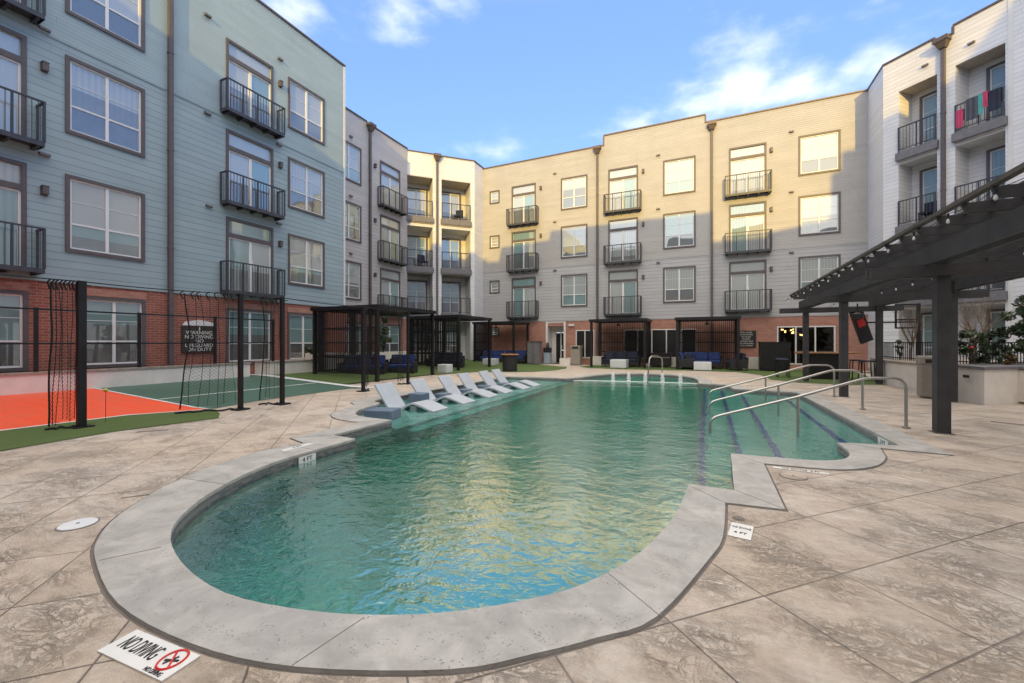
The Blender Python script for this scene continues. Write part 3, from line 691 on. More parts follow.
# --- white 45 degree corner, left
C1 = thing('apartment_corner', 'white angled corner bay with stacked recessed balconies, left of the rear wing', BA, (-14.33-4.48*.70711, 24.82-4.48*.70711, 0), R45)
segs = [(0,1.75,13.72),(1.75,4.48,13.68)]
LV = (9.57,6.32,3.30)
H = [(.0,1.65,z,z+2.62,1.5) for z in LV] + [(2.23,4.20,z,z+2.62,1.5) for z in LV] + [(.0,1.65,0.1,2.8,1.5),(2.23,4.20,.1,2.8,1.5)]
facade(MB(), segs, 0, H).build('wall', M['white_siding'], C1)
solid(segs, C1, M['white_siding'], 3.2); capping(segs, C1)
bk = MB(); bk.add([(0,1.5,0),(4.48,1.5,0),(4.48,1.5,13),(0,1.5,13)],[(0,1,2,3)]); bk.build('back_wall', M['white_siding'], C1)
cl = MB()
for (x0, x1) in ((0,1.65),(2.23,4.20)): cl.box(x0+.003, x1-.003, .01, 1.49, 12.16, 12.188)
cl.build('ceiling', M['soffit'], C1)
for (x0, x1) in ((.0,1.65),(2.23,4.20)): recess(C1, x0, x1, LV, 12.2, 1.5, None)
for (x0, x1) in ((.12,1.42),(2.45,3.75)):
    for z in (9.6,6.35,3.33,.3):
        w_ = window(x0, x1, z+2.2, C1, h=2.1, v=2 if z < 9 else 0); w_.location.y = 1.42
downspout(1.93, 13.66, C1)
m_ = MB(); q = 1.25*.70711; m_.add([(4.48,0,0),(4.48+q,q,0),(4.48+q,q,13.66),(4.48,0,13.66)],[(0,1,2,3)]); m_.build('return_wall', M['white_siding'], C1)
m_ = MB(); m_.add([(4.51,-.05,13.66),(4.51+q,q-.03,13.66),(4.2+q,q+.2,13.66),(4.2,.2,13.66),(4.51,-.05,13.73),(4.51+q,q-.03,13.73),(4.2+q,q+.2,13.73),(4.2,.2,13.73)],[(0,1,5,4),(4,5,6,7),(3,2,1,0),(2,3,7,6)]); m_.build('parapet_cap', M['bronze'], C1)
# --- rear wing
B1 = thing('apartment_wing', 'long grey siding wing over brick across the far end of the pool', BA, (0,26.05,0), 0)
segs = [(-14.33,-5.82,13.60),(-5.82,-.07,14.20),(-.07,7.17,13.76)]
W3 = []; 
for (a, b_, dz) in ((-8.58,-6.85,0),(-2.32,-.59,.02),(4.32,6.07,.09)): W3 += [(a, b_, t_-2.05+dz, t_+dz) for t_ in (12.0,8.88,5.74)]
D3 = []
for (a, b_, dz) in ((-12.10,-10.35,.0),(-5.52,-3.76,.02),(1.11,2.87,.06)): D3 += [(a, b_, t_-2.65+dz, t_+dz) for t_ in (12.02,8.90,5.76)]
S3 = [(-13.80,-13.05,t_-.88,t_) for t_ in (11.95,8.83,5.70)]
W3 = sw(W3); D3 = sdr(D3); S3 = sw(S3)
facade(MB(), segs, 2.80, W3+D3+S3).build('wall', M['grey_siding'], B1)
HG = [(-9.63,-8.27,.0,2.78,1.0),(-7.60,-6.40,.40,2.18,.12),(-4.59,-.52,.42,2.18,.12),(3.36,5.87,.25,2.25,.12),(-13.85,-13.15,1.9,2.35,.1)]
facade(MB(), [(-14.33,7.17,2.80)], 0, HG, .14).build('brick_base', M['brick_orange'], B1)
solid([(-14.33,-5.82,13.60),(-5.82,-.07,14.20),(-.07,7.17,13.76)], B1, M['grey_siding'], 10, z0=2.8)
capping(segs, B1)
m_ = MB(); m_.box(-14.33,7.17,-.03,0,2.76,2.86); m_.box(-14.33,-6.3,-.02,0,6.30,6.40); m_.box(-6.1,.12,-.02,0,6.30,6.40); m_.box(.38,7.17,-.02,0,6.30,6.40); m_.build('belt_trim', M['grey_siding'], B1)
for (a, b_, c, d) in W3: window(a, b_, d, B1, h=1.89)
for (a, b_, c, d) in D3: door(a, b_, d, B1)
for (a, b_, c, d) in S3: window(a, b_, d, B1, h=.72, v=1, cols=1)
window(-13.85, -13.15, 2.35, B1, h=.45, v=1)
for x in (-9.98,-3.45,3.1):
    for z in (11.6,8.45,5.3): lamp(x, z, B1)
for x in (-9.0,-2.6,4.0):
    for z in (12.4,9.25,6.1): vent(x, z, B1)
downspout(-6.2, 13.5, B1); downspout(.25, 13.6, B1)
def storefront(x0, x1, z0, z1, n_, parent):
    f = MB(); e = .06; y0, y1 = -.02, .10
    f.box(x0, x1, y0, y1, z1-e, z1); f.box(x0, x1, y0, y1, z0, z0+e)
    for k in range(n_+1):
        x = x0+(x1-x0)*k/n_; x = min(max(x, x0+e/2), x1-e/2); f.box(x-e/2, x+e/2, y0, y1, z0+e, z1-e)
    w_ = f.build('window', M['white_trim'], parent)
    p = MB(); p.add([(x0,.05,z0),(x1,.05,z0),(x1,.05,z1),(x0,.05,z1)],[(0,1,2,3)]); p.build('pane', M['dark_glass'], w_); return w_
storefront(-7.60,-6.40,.40,2.18,2,B1); storefront(-4.59,-.52,.42,2.18,5,B1)
# lit lounge room behind clear panes
b = NB('clear_glass'); g = b.n('ShaderNodeBsdfGlossy', {'Roughness': .02}); tr = b.n('ShaderNodeBsdfTransparent', {'Color': (.75,.8,.8,1)})
ms = b.n('ShaderNodeMixShader', {0: b.math('ADD', b.n('ShaderNodeLayerWeight', {'Blend': .3}).outputs['Fresnel'], .05), 1: tr.outputs[0], 2: g.outputs[0]}); b.t.links.new(ms.outputs[0], b.out.inputs[0]); M['clear'] = b.m
w_ = storefront(3.36,5.87,.25,2.25,3,B1)
for c in kids(w_): c.data.materials[0] = M['clear']
rm = MB(); x0, x1, z0, z1, dd = 3.36, 5.87, .25, 2.25, 3.0
rm.add([(x0-1,.15,z0-.2),(x1+1,.15,z0-.2),(x1+1,dd,z0-.2),(x0-1,dd,z0-.2),(x0-1,.15,z1+.3),(x1+1,.15,z1+.3),(x1+1,dd,z1+.3),(x0-1,dd,z1+.3)],[(0,1,2,3),(4,7,6,5),(3,2,6,7),(0,3,7,4),(1,5,6,2)])
rm.build('lounge_room', M['interior'], B1)
ch = thing('chandelier', 'glowing globe chandelier seen through the lounge window behind the pergola', 'chandelier', (4.35,27.2,1.95))
m_ = MB(); m_.tube([(0,0,.55),(0,0,0)], .012, 6)
rr = random.Random(3); pts = []
for k in range(14):
    a = rr.random()*2*PI; q = Vector((math.cos(a)*rr.uniform(.25,.8), math.sin(a)*rr.uniform(.1,.4), rr.uniform(-.22,.18))); pts.append(q); m_.tube([(0,0,.0), q], .006, 4)
m_.build('frame', M['bronze'], ch)
for q in pts: MB().lathe(q, [(.003,-.038),(.027,-.027),(.038,0),(.027,.027),(.003,.038)], 10).build('globe', M['glow'], ch, smooth=True)
# entrance
ent = MB(); ent.box(-9.63,-9.50,-.03,.96,0,2.78); ent.box(-8.40,-8.27,-.03,.96,0,2.78); ent.box(-9.50,-8.40,.0,.96,2.66,2.78); ent.build('entry_surround', M['white_trim'], B1)
ent = MB(); ent.box(-9.50,-8.40,.80,.90,2.05,2.64); ent.box(-9.50,-9.20,.80,.90,0,2.05); ent.box(-8.52,-8.40,.80,.90,0,2.05); ent.build('door_frame', M['white_trim'], B1)
m_ = MB(); m_.box(-9.20,-8.90,.84,.88,.05,2.02); m_.box(-8.83,-8.54,.84,.88,.9,2.02); m_.box(-8.83,-8.54,.84,.88,.05,.85); dr = m_.build('entry_door', M['dark_glass'], B1)
m_ = MB(); m_.box(-8.90,-8.83,.83,.89,.0,2.05); m_.box(-8.82,-8.79,.79,.83,.9,1.2); m_.build('door_stile', M['vinyl'], dr)
m_ = MB(); m_.box(-9.5,-8.4,.02,.79,2.45,2.66); m_.build('entry_soffit', M['brick_orange'], B1)
m_ = MB(); m_.box(-8.05,-7.7,-.10,0,2.44,2.56); m_.build('emergency_light', M['white_plastic'], B1)
# --- right white wing at 45 degrees
R1 = thing('apartment_wing', 'white siding wing at the right with recessed balconies above the dark pergola', BA, (7.17,24.10,0), -R45)
segs = [(0,1.80,13.80),(1.80,2.36,13.62),(2.36,9.0,13.92)]
LV = (9.66,6.47,3.32)
H = [(.57,1.87,z,z+2.68,.95) for z in LV]+[(2.42,3.79,z,z+2.68,.95) for z in LV]+[(.57,1.87,.1,2.85,.95),(2.42,3.79,.1,2.85,.95)]
H2 = [(5.2,6.9,t_-2.05,t_) for t_ in (12.1,8.95,5.8,2.6)]
facade(MB(), segs, 0, H+H2).build('wall', M['white_siding'], R1)
m_ = MB(); m_.add([(0,0,0),(-1.95*.7071,1.95*.7071,0),(-1.95*.7071,1.95*.7071,13.8),(0,0,13.8)],[(0,1,2,3)]); m_.build('return_wall', M['white_siding'], R1)
m_ = MB(); m_.add([(0,-.05,13.8),(-1.42,1.37,13.8),(-1.2,1.6,13.8),(.2,.3,13.8),(0,-.05,13.87),(-1.42,1.37,13.87),(-1.2,1.6,13.87),(.2,.3,13.87)],[(0,1,5,4),(4,5,6,7),(0,3,2,1)]); m_.build('parapet_cap', M['bronze'], R1)
solid([(2.36,9.0,13.92)], R1, M['white_siding'], 6, z0=0); capping(segs, R1)
m_ = MB(); m_.add([(0,0,13.79),(2.36,0,13.6),(2.36,3,13.6),(-1.4,3,13.79),(-1.38,1.38,13.79)],[(0,1,2,3,4)]); m_.add([(0,.95,0),(4.4,.95,0),(4.4,.95,13),(0,.95,13)],[(0,1,2,3)]); m_.build('back_wall', M['white_siding'], R1)
cl = MB()
for (x0, x1) in ((.57,1.87),(2.42,3.79)): cl.box(x0+.003, x1-.003, .01, .94, 12.32, 12.335)
cl.build('ceiling', M['soffit'], R1)
for (x0, x1) in ((.57,1.87),(2.42,3.79)): recess(R1, x0, x1, LV, 12.35, .95, None)
for (x0, x1) in ((.98,1.84),(3.05,3.76)):
    for z in (9.70,6.5,3.35,.3):
        w_ = window(x0, x1, z+2.3, R1, h=2.2, v=4, cols=1); w_.location.y = .88
for (a, b_, c, d) in H2: window(a, b_, d, R1)
downspout(2.09, 13.55, R1)
for (x, z) in ((1.5,12.9),(2.9,12.9)): vent(x, z, R1)
m_ = MB(); m_.box(3.86,3.98,-.02,0,0,13.9); m_.build('corner_trim', M['white_trim'], R1)
# right side continues south
R2 = thing('apartment_wing', 'white siding wing running along the right side out of frame behind the grill island', BA, (7.17+9*.7071, 24.1-9*.7071, 0), -PI/2)
facade(MB(), [(0,24,13.9)], 0, []).build('wall', M['white_siding'], R2); solid([(0,24,13.9)], R2, M['white_siding'], 8)
# courtyard's south side behind the camera, throws the long evening shadow
S1 = thing('apartment_wing', 'tan siding wing closing the courtyard behind the viewpoint, its stair tower rising at one end', BA, (0,-6,0), PI)
prof = [(-30,0),(-30,14.0),(-5.7,14.0),(-5.7,13.8),(-4.7,13.8),(-4.5,14.75),(-1.0,14.9),(-.9,15.50),(8.58,15.50),(8.6,13.82),(11.3,13.82),(11.34,14.05),(13.1,14.3),(14.05,14.4),(14.1,16.75),(14.5,16.8),(14.52,17.75),(16.2,17.8),(17.7,20.6),(22,20.6),(22,0)]
pv = [(-x, 0, z) for x, z in prof]; m_ = MB(); k = len(pv)
bm = bmesh.new(); vs = [bm.verts.new(p) for p in pv]; es = [bm.edges.new((vs[i], vs[(i+1)%k])) for i in range(k)]; bmesh.ops.triangle_fill(bm, use_beauty=True, edges=es); bm.verts.index_update()
m_.add([v.co for v in bm.verts], [[v.index for v in f.verts] for f in bm.faces]); bm.free()
m_.add([(p[0], y, p[2]) for y in (0, .3) for p in pv], [(i, (i+1)%k, k+(i+1)%k, k+i) for i in range(k)])
m_.build('wall', M['tan_siding'], S1)

# ------------------------------------------------------------------ left court: planter wall, fence, poles, nets
pw = thing('planter_wall', 'low white rendered planter wall between the sport court and the brick base', 'planter', (-14.9,0,0))
m_ = MB(); m_.box(-.001,.2,-5.9,9.6,.0,.66); m_.box(-.20,.0,9.4,9.6,.0,.66); m_.build('wall', M['stucco'], pw)
m_ = MB(); m_.box(-.03,.23,-5.9,9.63,.66,.71); m_.build('cap', M['cap_stone'], pw)
m_ = MB(); m_.box(-.62,-.002,-5.9,9.4,.0,.58); m_.build('soil', M['soil'], pw)
pw = thing('planter_wall', 'white rendered planter block with a taller end beyond the green court', 'planter', (-14.9,10.3,0))
m_ = MB(); m_.box(-.6,.25,0,2.2,.0,.66); m_.box(-.6,.55,2.2,3.3,.0,.95); m_.build('wall', M['stucco'], pw)
m_ = MB(); m_.box(-.63,.28,-.03,2.17,.66,.71); m_.build('cap', M['cap_stone'], pw)
fe = thing('court_fence', 'thin black rail fence standing on the white wall beside the brick', 'fence', (-14.8,0,0))
for k in range(8):
    y = -5.9+.0+k*2.05+.28-.0; y = 4.39+(k-4)*2.05
    MB().box(-.035,.035,y-.035,y+.035,.71,2.28).build('post', M['black_metal'], fe)
for z in (2.24,1.40): MB().box(-.02,.02,-3.8,10.6,z-.02,z+.02).build('rail', M['black_metal'], fe)
poles = [(-9.55,3.36,.105,'nearest black net pole, thick, standing in the green turf strip'),(-8.98,5.66,.08,'second black net pole at the corner of the green court, left of a thin twin'),(-8.88,6.55,.08,'third black net pole from the left beside the green court'),(-9.04,9.23,.085,'black net pole with a flat base plate in front of the first cabana'),(-9.25,11.5,.08,'farthest black net pole beside the second cabana behind the loungers')]
for (x, y, w_, lb) in poles:
    t_ = thing('net_pole', lb, 'pole', (x,y,0), 0, 'black poles carrying the court net')
    MB().box(-w_/2,w_/2,-w_/2,w_/2,.03,2.47).build('post', M['black_metal'], t_, bevel=.004)
    MB().box(-.13,.13,-.13,.13,.0,.03).build('base_plate', M['black_metal'], t_)
    MB().tube([(0,0,2.40),(.02,.12,2.40)], .012, 6).build('hook', M['black_metal'], t_)
def sag(a, b_, s, n_=14):
    a, b_ = Vector(a), Vector(b_); return [a.lerp(b_, k/n_)-Vector((0,0,s*4*(k/n_)*(1-k/n_))) for k in range(n_+1)]
cb = thing('net_cable', 'thin black cable strung between the tops of the net poles', 'cable', (0,0,0))
pp = [(-9.9,-5,2.46)]+[(p[0],p[1],2.46) for p in poles]+[(-10.6,11.9,2.75)]
for i in range(len(pp)-1): MB().tube(sag(pp[i], pp[i+1], .03), .010, 5).build('cable_span', M['rope'], cb)
pp2 = [(-14.8,-3,2.9),(-14.8,11.6,2.9)]
def net(x, y, dx, dy, label, seed, spread=.9, nr=7):
    rr = random.Random(seed); t_ = thing('court_net', label, 'net', (x,y,0), 0, 'gathered court nets')
    ropes = []
    for k in range(nr):
        f = k/(nr-1)*spread; sw = rr.uniform(-.06,.06); lo = rr.uniform(.0,.12)
        pts = []
        for i in range(17):
            z = 2.42-i*(2.36-lo)/16; q = i/16
            g_ = f*(.85+.28*abs(q-.35)) + .6*sw*math.sin(q*4+k) + .008*math.sin(q*13+k*2)
            pts.append(Vector((dx*g_+.012*math.sin(q*7+k), dy*g_, z)))
        ropes.append(pts)
        MB().tube(pts, .013 if k == nr-1 else rr.uniform(.003,.006), 5).build('rope', M['rope'], t_)
        MB().tube([pts[0]+Vector((0,0,.05)), pts[0]+Vector((dx*.07, dy*.07, .0)), pts[0]+Vector((dx*.02, dy*.02,-.12))], .013, 6).build('hook', M['rope'], t_)
    m_ = MB()
    for k in range(nr-1):
        a, b_ = ropes[k], ropes[k+1]; nn = 34
        def at(p, q): q = min(max(q, 0), 1)*16; i = min(int(q), 15); return p[i].lerp(p[i+1], q-i)
        for i in range(nn):
            for j in range(2):
                for s in (0, 1):
                    q0 = (i+(s))/nn; q1 = (i+1-s)/nn
                    u0, u1 = j/2, (j+1)/2
                    p0 = at(a, q0).lerp(at(b_, q0), u0); p1 = at(a, q1).lerp(at(b_, q1), u1)
                    m_.tube([p0, p1], .0016, 3, False)
    m_.build('mesh', M['net'], t_)
    m_ = MB(); pts = [Vector((dx*spread*k/10*1.1+.05*math.sin(k), dy*spread*k/10*1.1, .03+.015*math.sin(k*1.7))) for k in range(11)]; m_.tube(pts, .02, 5); m_.build('bottom_rope', M['rope'], t_)
net(-9.6, 3.3, -.20, -.50, 'gathered black net hanging beside the nearest pole by the orange court', 1, .55)
net(-9.02, 5.55, -.55, -.75, 'gathered black net hanging between orange and green court', 2, .95)
net(-8.95, 6.5, -.45, -.42, 'small black net bundle hanging at the thin third pole', 3, .55, 5)
net(-9.1, 9.3, -.1, .55, 'black net bundle bunched against the pole in front of the first cabana', 4, .4, 6)
net(-9.3, 11.3, -.3, -.3, 'dark net bundle hanging at the farthest pole', 5, .35, 5)
# items by the near pole
fl = thing('yellow_ball', 'small yellow ball on a wire behind the nearest pole', 'ball', (-9.75,3.75,.0)); MB().tube([(0,0,0),(.01,0,.55)], .004, 5).build('wire', M['rope'], fl); MB().lathe((0,0,.58), [(.005,-.04),(.04,0),(.005,.04)], 10).build('ball', plain('yellow', (.5,.35,.05)), fl)
# warning sign on brick
sg = thing('warning_sign', 'dark warning sign in white letters on the brick between ground floor windows', 'sign', (-15.53+.03,8.38,1.6), PI/2)
MB().box(-.52,.52,-.03,.0,-.52,.38).build('board', M['sign_dark'], sg)
m_ = MB(); m_.add([(-.5,-.032,.38),(.5,-.032,.38),(.42,-.032,.50),(0,-.032,.58),(-.42,-.032,.50),(-.5,.0,.38),(.5,.0,.38),(.42,.0,.50),(0,.0,.58),(-.42,.0,.50)],[(0,1,2,3,4),(9,8,7,6,5),(1,6,7,2),(2,7,8,3),(3,8,9,4),(4,9,5,0)]); m_.build('topper', M['sign_white'], sg)
for i, (tx, zz) in enumerate((('WARNING',.14),('NO DIVING',.0),('NO',-.14),('LIFEGUARD',-.28),('ON DUTY',-.42))):
    text_mesh(tx, .165, M['sign_white'], 'lettering', sg, (0,-.032,zz), (PI/2,0,0), sx=1.02)
m_ = MB(); m_.tube([(.0,-.034,.22),(.0,-.034,.30)], .02, 6); m_.lathe((0,-.034,.32), [(.002,-.02),(.02,0),(.002,.02)], 8); m_.build('swimmer_symbol', M['sign_white'], sg)

# ------------------------------------------------------------------ cabanas
def cabana(x0, x1, y0, y1, h, label, screens, rz=0):
    t_ = thing('cabana', label, 'cabana', ((x0+x1)/2,(y0+y1)/2,0), 0, 'black slatted cabanas')
    w, d = (x1-x0)/2, (y1-y0)/2
    for sx in (-1,1):
        for sy in (-1,1):
            MB().box(sx*w-.06, sx*w+.06, sy*d-.06, sy*d+.06, 0, h-.14).build('post', M['black_metal'], t_)
    m_ = MB(); m_.box(-w-.12, w+.12, -d-.12, -d+.02, h-.14, h); m_.box(-w-.12, w+.12, d-.02, d+.12, h-.14, h); m_.box(-w-.12, -w+.02, -d+.02, d-.02, h-.14, h); m_.box(w-.02, w+.12, -d+.02, d-.02, h-.14, h)
    m_.build('roof_frame', M['black_metal'], t_)
    m_ = MB(); nn = int((2*d)/.115)
    for k in range(nn): y = -d+.08+k*(2*d-.16)/(nn-1); m_.box(-w+.02, w-.02, y-.02, y+.02, h-.11, h-.02)
    m_.build('roof_slats', M['black_metal'], t_)
    for s in screens:
        m_ = MB()
        if s in 'NS':
            yy = d if s == 'N' else -d; nn = int(2*w/.095)
            for k in range(1, nn): x = -w+k*2*w/nn; m_.box(x-.016, x+.016, yy-.015, yy+.015, .25, h-.14)
            for z in (.28,.85,1.4,1.95): m_.box(-w+.06, w-.06, yy-.028, yy-.016, z-.025, z+.025)
        else:
            xx = w if s == 'E' else -w; nn = int(2*d/.095)
            for k in range(1, nn): y = -d+k*2*d/nn; m_.box(xx-.015, xx+.015, y-.016, y+.016, .25, h-.14)
            for z in (.28,.85,1.4,1.95): m_.box(xx-.028, xx-.016, -d+.06, d-.06, z-.025, z+.025)
        m_.build('slatted_screen', M['black_metal'], t_)
    m_ = MB(); m_.tube([(0,-d+.3,h-.1),(0,-d+.3,h-.28)], .02, 6); m_.lathe((0,-d+.3,h-.40), [(.02,0),(.10,.02),(.09,.10),(.03,.13)], 12); m_.build('pendant_fan', M['black_metal'], t_)
cabana(-13.9,-10.75,11.65,15.0,2.78,'nearest black slatted cabana beside the green court','SW')
cabana(-13.9,-10.95,17.4,20.6,2.75,'second black slatted cabana, under the white corner balconies','SW')
cabana(-13.5,-10.75,23.4,25.6,2.70,'black slatted cabana against the brick in the far left corner','W')
cabana(-5.92,-3.02,23.4,25.5,2.70,'black slatted cabana at the far wall right of the entrance door','NE')
cabana(-1.40,1.40,23.4,25.5,2.70,'black slatted cabana at the far wall behind the grab rail, rightmost of the row','NE')
def sofa(x, y, rz, w, label, mat='navy_cushion', n_=3, arm=True, base='wicker'):
    t_ = thing('outdoor_sofa', label, 'sofa', (x,y,0), rz, 'navy outdoor sofas')
    m_ = MB(); m_.box(-w/2,w/2,-.40,.40,.12,.30); m_.box(-w/2,w/2,.32,.42,.30,.68)
    if arm: m_.box(-w/2,-w/2+.09,-.40,.32,.30,.56); m_.box(w/2-.09,w/2,-.40,.32,.30,.56)
    for sx in (-1,1):
        for sy in (-1,1): m_.box(sx*(w/2-.05)-.03, sx*(w/2-.05)+.03, sy*.36-.03, sy*.36+.03, 0, .12)
    m_.build('frame', M[base], t_, bevel=.01)
    iw = w-.20; cw = iw/n_
    for k in range(n_):
        c = -iw/2+cw*(k+.5)
        MB().box(c-cw/2+.01,c+cw/2-.01,-.40,.20,.305,.46).build('seat_cushion', M[mat], t_, bevel=.04)
        m_ = MB(); m_.cbox((c,.235,.66),(cw-.02,.16,.42),0,Matrix.Rotation(-.18,4,'X')); m_.build('back_cushion', M[mat], t_, bevel=.04)
    m_ = MB(); m_.cbox((-iw/2+.25,.08,.62),(.40,.13,.36),.2,Matrix.Rotation(-.35,4,'X')); m_.build('throw_pillow', M['dark_cushion'], t_, bevel=.05)
sofa(-13.1,13.4,.5,1.9,'long navy sofa under the nearest cabana, beside the green court')
sofa(-12.2,14.75,.45,1.25,'navy loveseat with open dark arms at the back of the nearest cabana','navy_cushion',2)
sofa(-12.6,18.8,.4,1.9,'dark rounded daybed sofa piled with cushions in the second cabana','dark_cushion')
sofa(-12.9,24.6,.25,1.8,'navy loveseat at the left end of the far corner cabana','navy_cushion',2)
sofa(-11.4,24.9,0,1.7,'navy sofa behind the fire pit table in the far corner cabana','navy_cushion',2)
sofa(-4.5,24.6,0,2.1,'dark navy sofa centred in the cabana right of the entrance','dark_cushion')
sofa(-.25,24.8,0,2.0,'bright navy sofa against the screen of the rightmost cabana')
sofa(-1.0,23.9,PI*.55,1.0,'single navy armchair at the left of the rightmost cabana',n_=1)
sofa(1.35,24.0,-PI*.45,1.1,'dark navy armchair at the right side of the rightmost cabana','dark_cushion',n_=1)
def cube(x, y, s, h, label, mat='white_plastic', rz=0):
    t_ = MB(); t_.box(-s/2,s/2,-s/2,s/2,.02,h); o = t_.build('cube_table', M[mat], None, bevel=.02, loc=(x,y,.005), rotz=rz); tag(o, label, 'side table', 'white cube tables')
cube(-12.85,13.95,.6,.42,'white cube table beside the post of the nearest cabana')
cube(-11.8,22.4,.80,.42,'white cube table in front of the far corner cabana',rz=.2)
cube(-4.35,23.35,.85,.46,'white cube table in front of the dark sofa right of the entrance')
cube(-.2,23.2,.80,.42,'white cube table in front of the bright navy sofa')
cube(-10.9,16.2,.0+.5,.4,'small white table beside the loveseat between cabanas')
# low planters along the walls
def planter(x0, x1, y0, y1, h, label, rz=0, mat='stucco'):
    t_ = thing('planter_wall', label, 'planter', ((x0+x1)/2,(y0+y1)/2,0)); w, d = (x1-x0)/2, (y1-y0)/2
    m_ = MB(); m_.prism([(-w,-d),(w,-d),(w,d),(-w,d)], 0, h, [(-w+.12,-d+.12),(w-.12,-d+.12),(w-.12,d-.12),(-w+.12,d-.12)]); m_.build('wall', M[mat], t_)
    MB().box(-w+.11,w-.11,-d+.11,d-.11,.05,h-.08).build('soil', M['soil'], t_)
planter(-17.3,-16.2,13.9,24.6,.85,'white planter wall below the greige wing behind the cabanas')
planter(-14.2,-10.3,25.3,25.98,.72,'low white planter wall under the brick in the far left corner')
planter(-6.35,-5.0,25.35,25.98,.55,'low white planter wall under the dark window right of the entrance')
planter(-8.2,-7.55,24.6,25.9,.42,'short cream kerb block beside the entrance door')
planter(-3.2,-1.6,25.35,25.98,.55,'low white planter wall between the two rear cabanas')
planter(1.5,3.3,25.3,25.98,.62,'low white planter wall between the rightmost cabana and the black cabinet')
# ------------------------------------------------------------------ foliage
def leaves(name, parent, mats, centre, rad, n_, size, seed, clumps=22, flat=.5):
    rr = random.Random(seed); m_ = MB(); cs = []
    for k in range(clumps):
        while True:
            p = Vector((rr.uniform(-1,1), rr.uniform(-1,1), rr.uniform(-1,1)))
            if p.length <= 1: break
        t_ = (1-abs(p.z)*flat*.9) if p.z > 0 else 1
        cs.append((Vector((p.x*rad[0]*t_, p.y*rad[1]*t_, p.z*rad[2])), rr.uniform(.16,.34)*max(rad[:2]), rr.random() < .3))
    for i in range(n_):
        c, r, k2 = rr.choice(cs); d = Vector((rr.gauss(0,1), rr.gauss(0,1), rr.gauss(0,1))).normalized()*r*rr.random()**.4
        p = Vector(centre)+c+d; s = size*rr.uniform(.6,1.3)
        a = Vector((rr.gauss(0,1), rr.gauss(0,1), rr.gauss(0,.7))).normalized(); b_ = a.cross(Vector((rr.gauss(0,1), rr.gauss(0,1), rr.gauss(0,1)))).normalized()
        m_.mat(1 if (k2 or rr.random() < .15) else 0)
        m_.add([p-a*s, p+b_*s*.38, p+a*s, p-b_*s*.38], [(0,1,2,3)])
    return m_.build(name, [M[x] for x in mats], parent)
def evergreen(x, y, z, h, r, label, seed, n_=1600, size=.07, mats=('leaf','leaf2')):
    t_ = thing('evergreen_tree', label, 'tree', (x,y,z))
    MB().tube([(0,0,0),(.02,.01,h*.5),(0,0,h*.85)], [.045,.03,.012], 7).build('trunk', M['bark_dark'], t_)
    leaves('crown', t_, mats, (0,0,h*.55), (r,r,h*.46), n_, size, seed, 30, .8)
evergreen(-16.7,18.6,.78,2.1,.50,'conical magnolia tree in the white planter before the orange brick of the greige wing',11)
evergreen(-16.5,23.0,.78,2.0,.50,'magnolia tree seen through the second cabana, near the corner balconies',12)
evergreen(-16.7,15.2,.78,1.2,.35,'small dark shrub tree in the planter behind the nearest cabana',13,900)
def shrub(x, y, z, r, h, label, seed, n_=700, size=.05, mats=('leaf','leaf2')):
    t_ = thing('shrub', label, 'shrub', (x,y,z)); 
    m_ = MB(); rr = random.Random(seed)
    for k in range(7): a = rr.random()*6.28; m_.tube([(0,0,0),(math.cos(a)*r*.3,math.sin(a)*r*.3,h*.4),(math.cos(a)*r*.6,math.sin(a)*r*.6,h*.7)], .008, 4)
    m_.build('stems', M['bark_dark'], t_); leaves('foliage', t_, mats, (0,0,h*.5), (r,r,h*.5), n_, size, seed, 16, .3)
shrub(-14.55,12.0,.92,.30,.35,'small dark shrub growing in the raised white planter block beyond the court',21)
shrub(-15.2,12.9,.6,.35,.8,'leafy dark shrub behind the raised white planter block',22)
def bare_tree(x, y, z, h, label, seed, spread=.5):
    rr = random.Random(seed); t_ = thing('bare_tree', label, 'tree', (x,y,z), 0, 'leafless crape myrtles')
    tr = MB(); br = MB()
    def grow(m_, p, d, L, r, lv):
        pts = [p]; rs = [r]; n_ = 5
        for k in range(n_):
            d = (d+Vector((rr.gauss(0,.07), rr.gauss(0,.07), .04))).normalized(); p = p+d*L/n_; pts.append(p); rs.append(r*(1-.45*(k+1)/n_))
        m_.tube(pts, rs, 6 if lv < 2 else 4)
        if lv < 4:
            for k in range(3 if lv < 2 else 2 + (rr.random() < .4)):
                q = pts[rr.choice([3,4,5,5])]; a = rr.random()*2*PI; sp = rr.uniform(.25,.62)*spread*2
                dd = (d+Vector((math.cos(a)*sp, math.sin(a)*sp, .15))).normalized(); grow(br, q, dd, L*rr.uniform(.62,.82), rs[-1]*.85, lv+1)
    grow(tr, Vector((0,0,0)), Vector((0,0,1)), h*.30, .045, 0)
    for k in range(3):
        a = k*2.1+rr.random(); grow(tr, Vector((0,0,h*.25)), Vector((math.cos(a)*.55, math.sin(a)*.55, 1)).normalized(), h*.30, .032, 1)
    tr.build('trunk', M['bark'], t_, smooth=True); br.build('branches', M['bark'], t_)

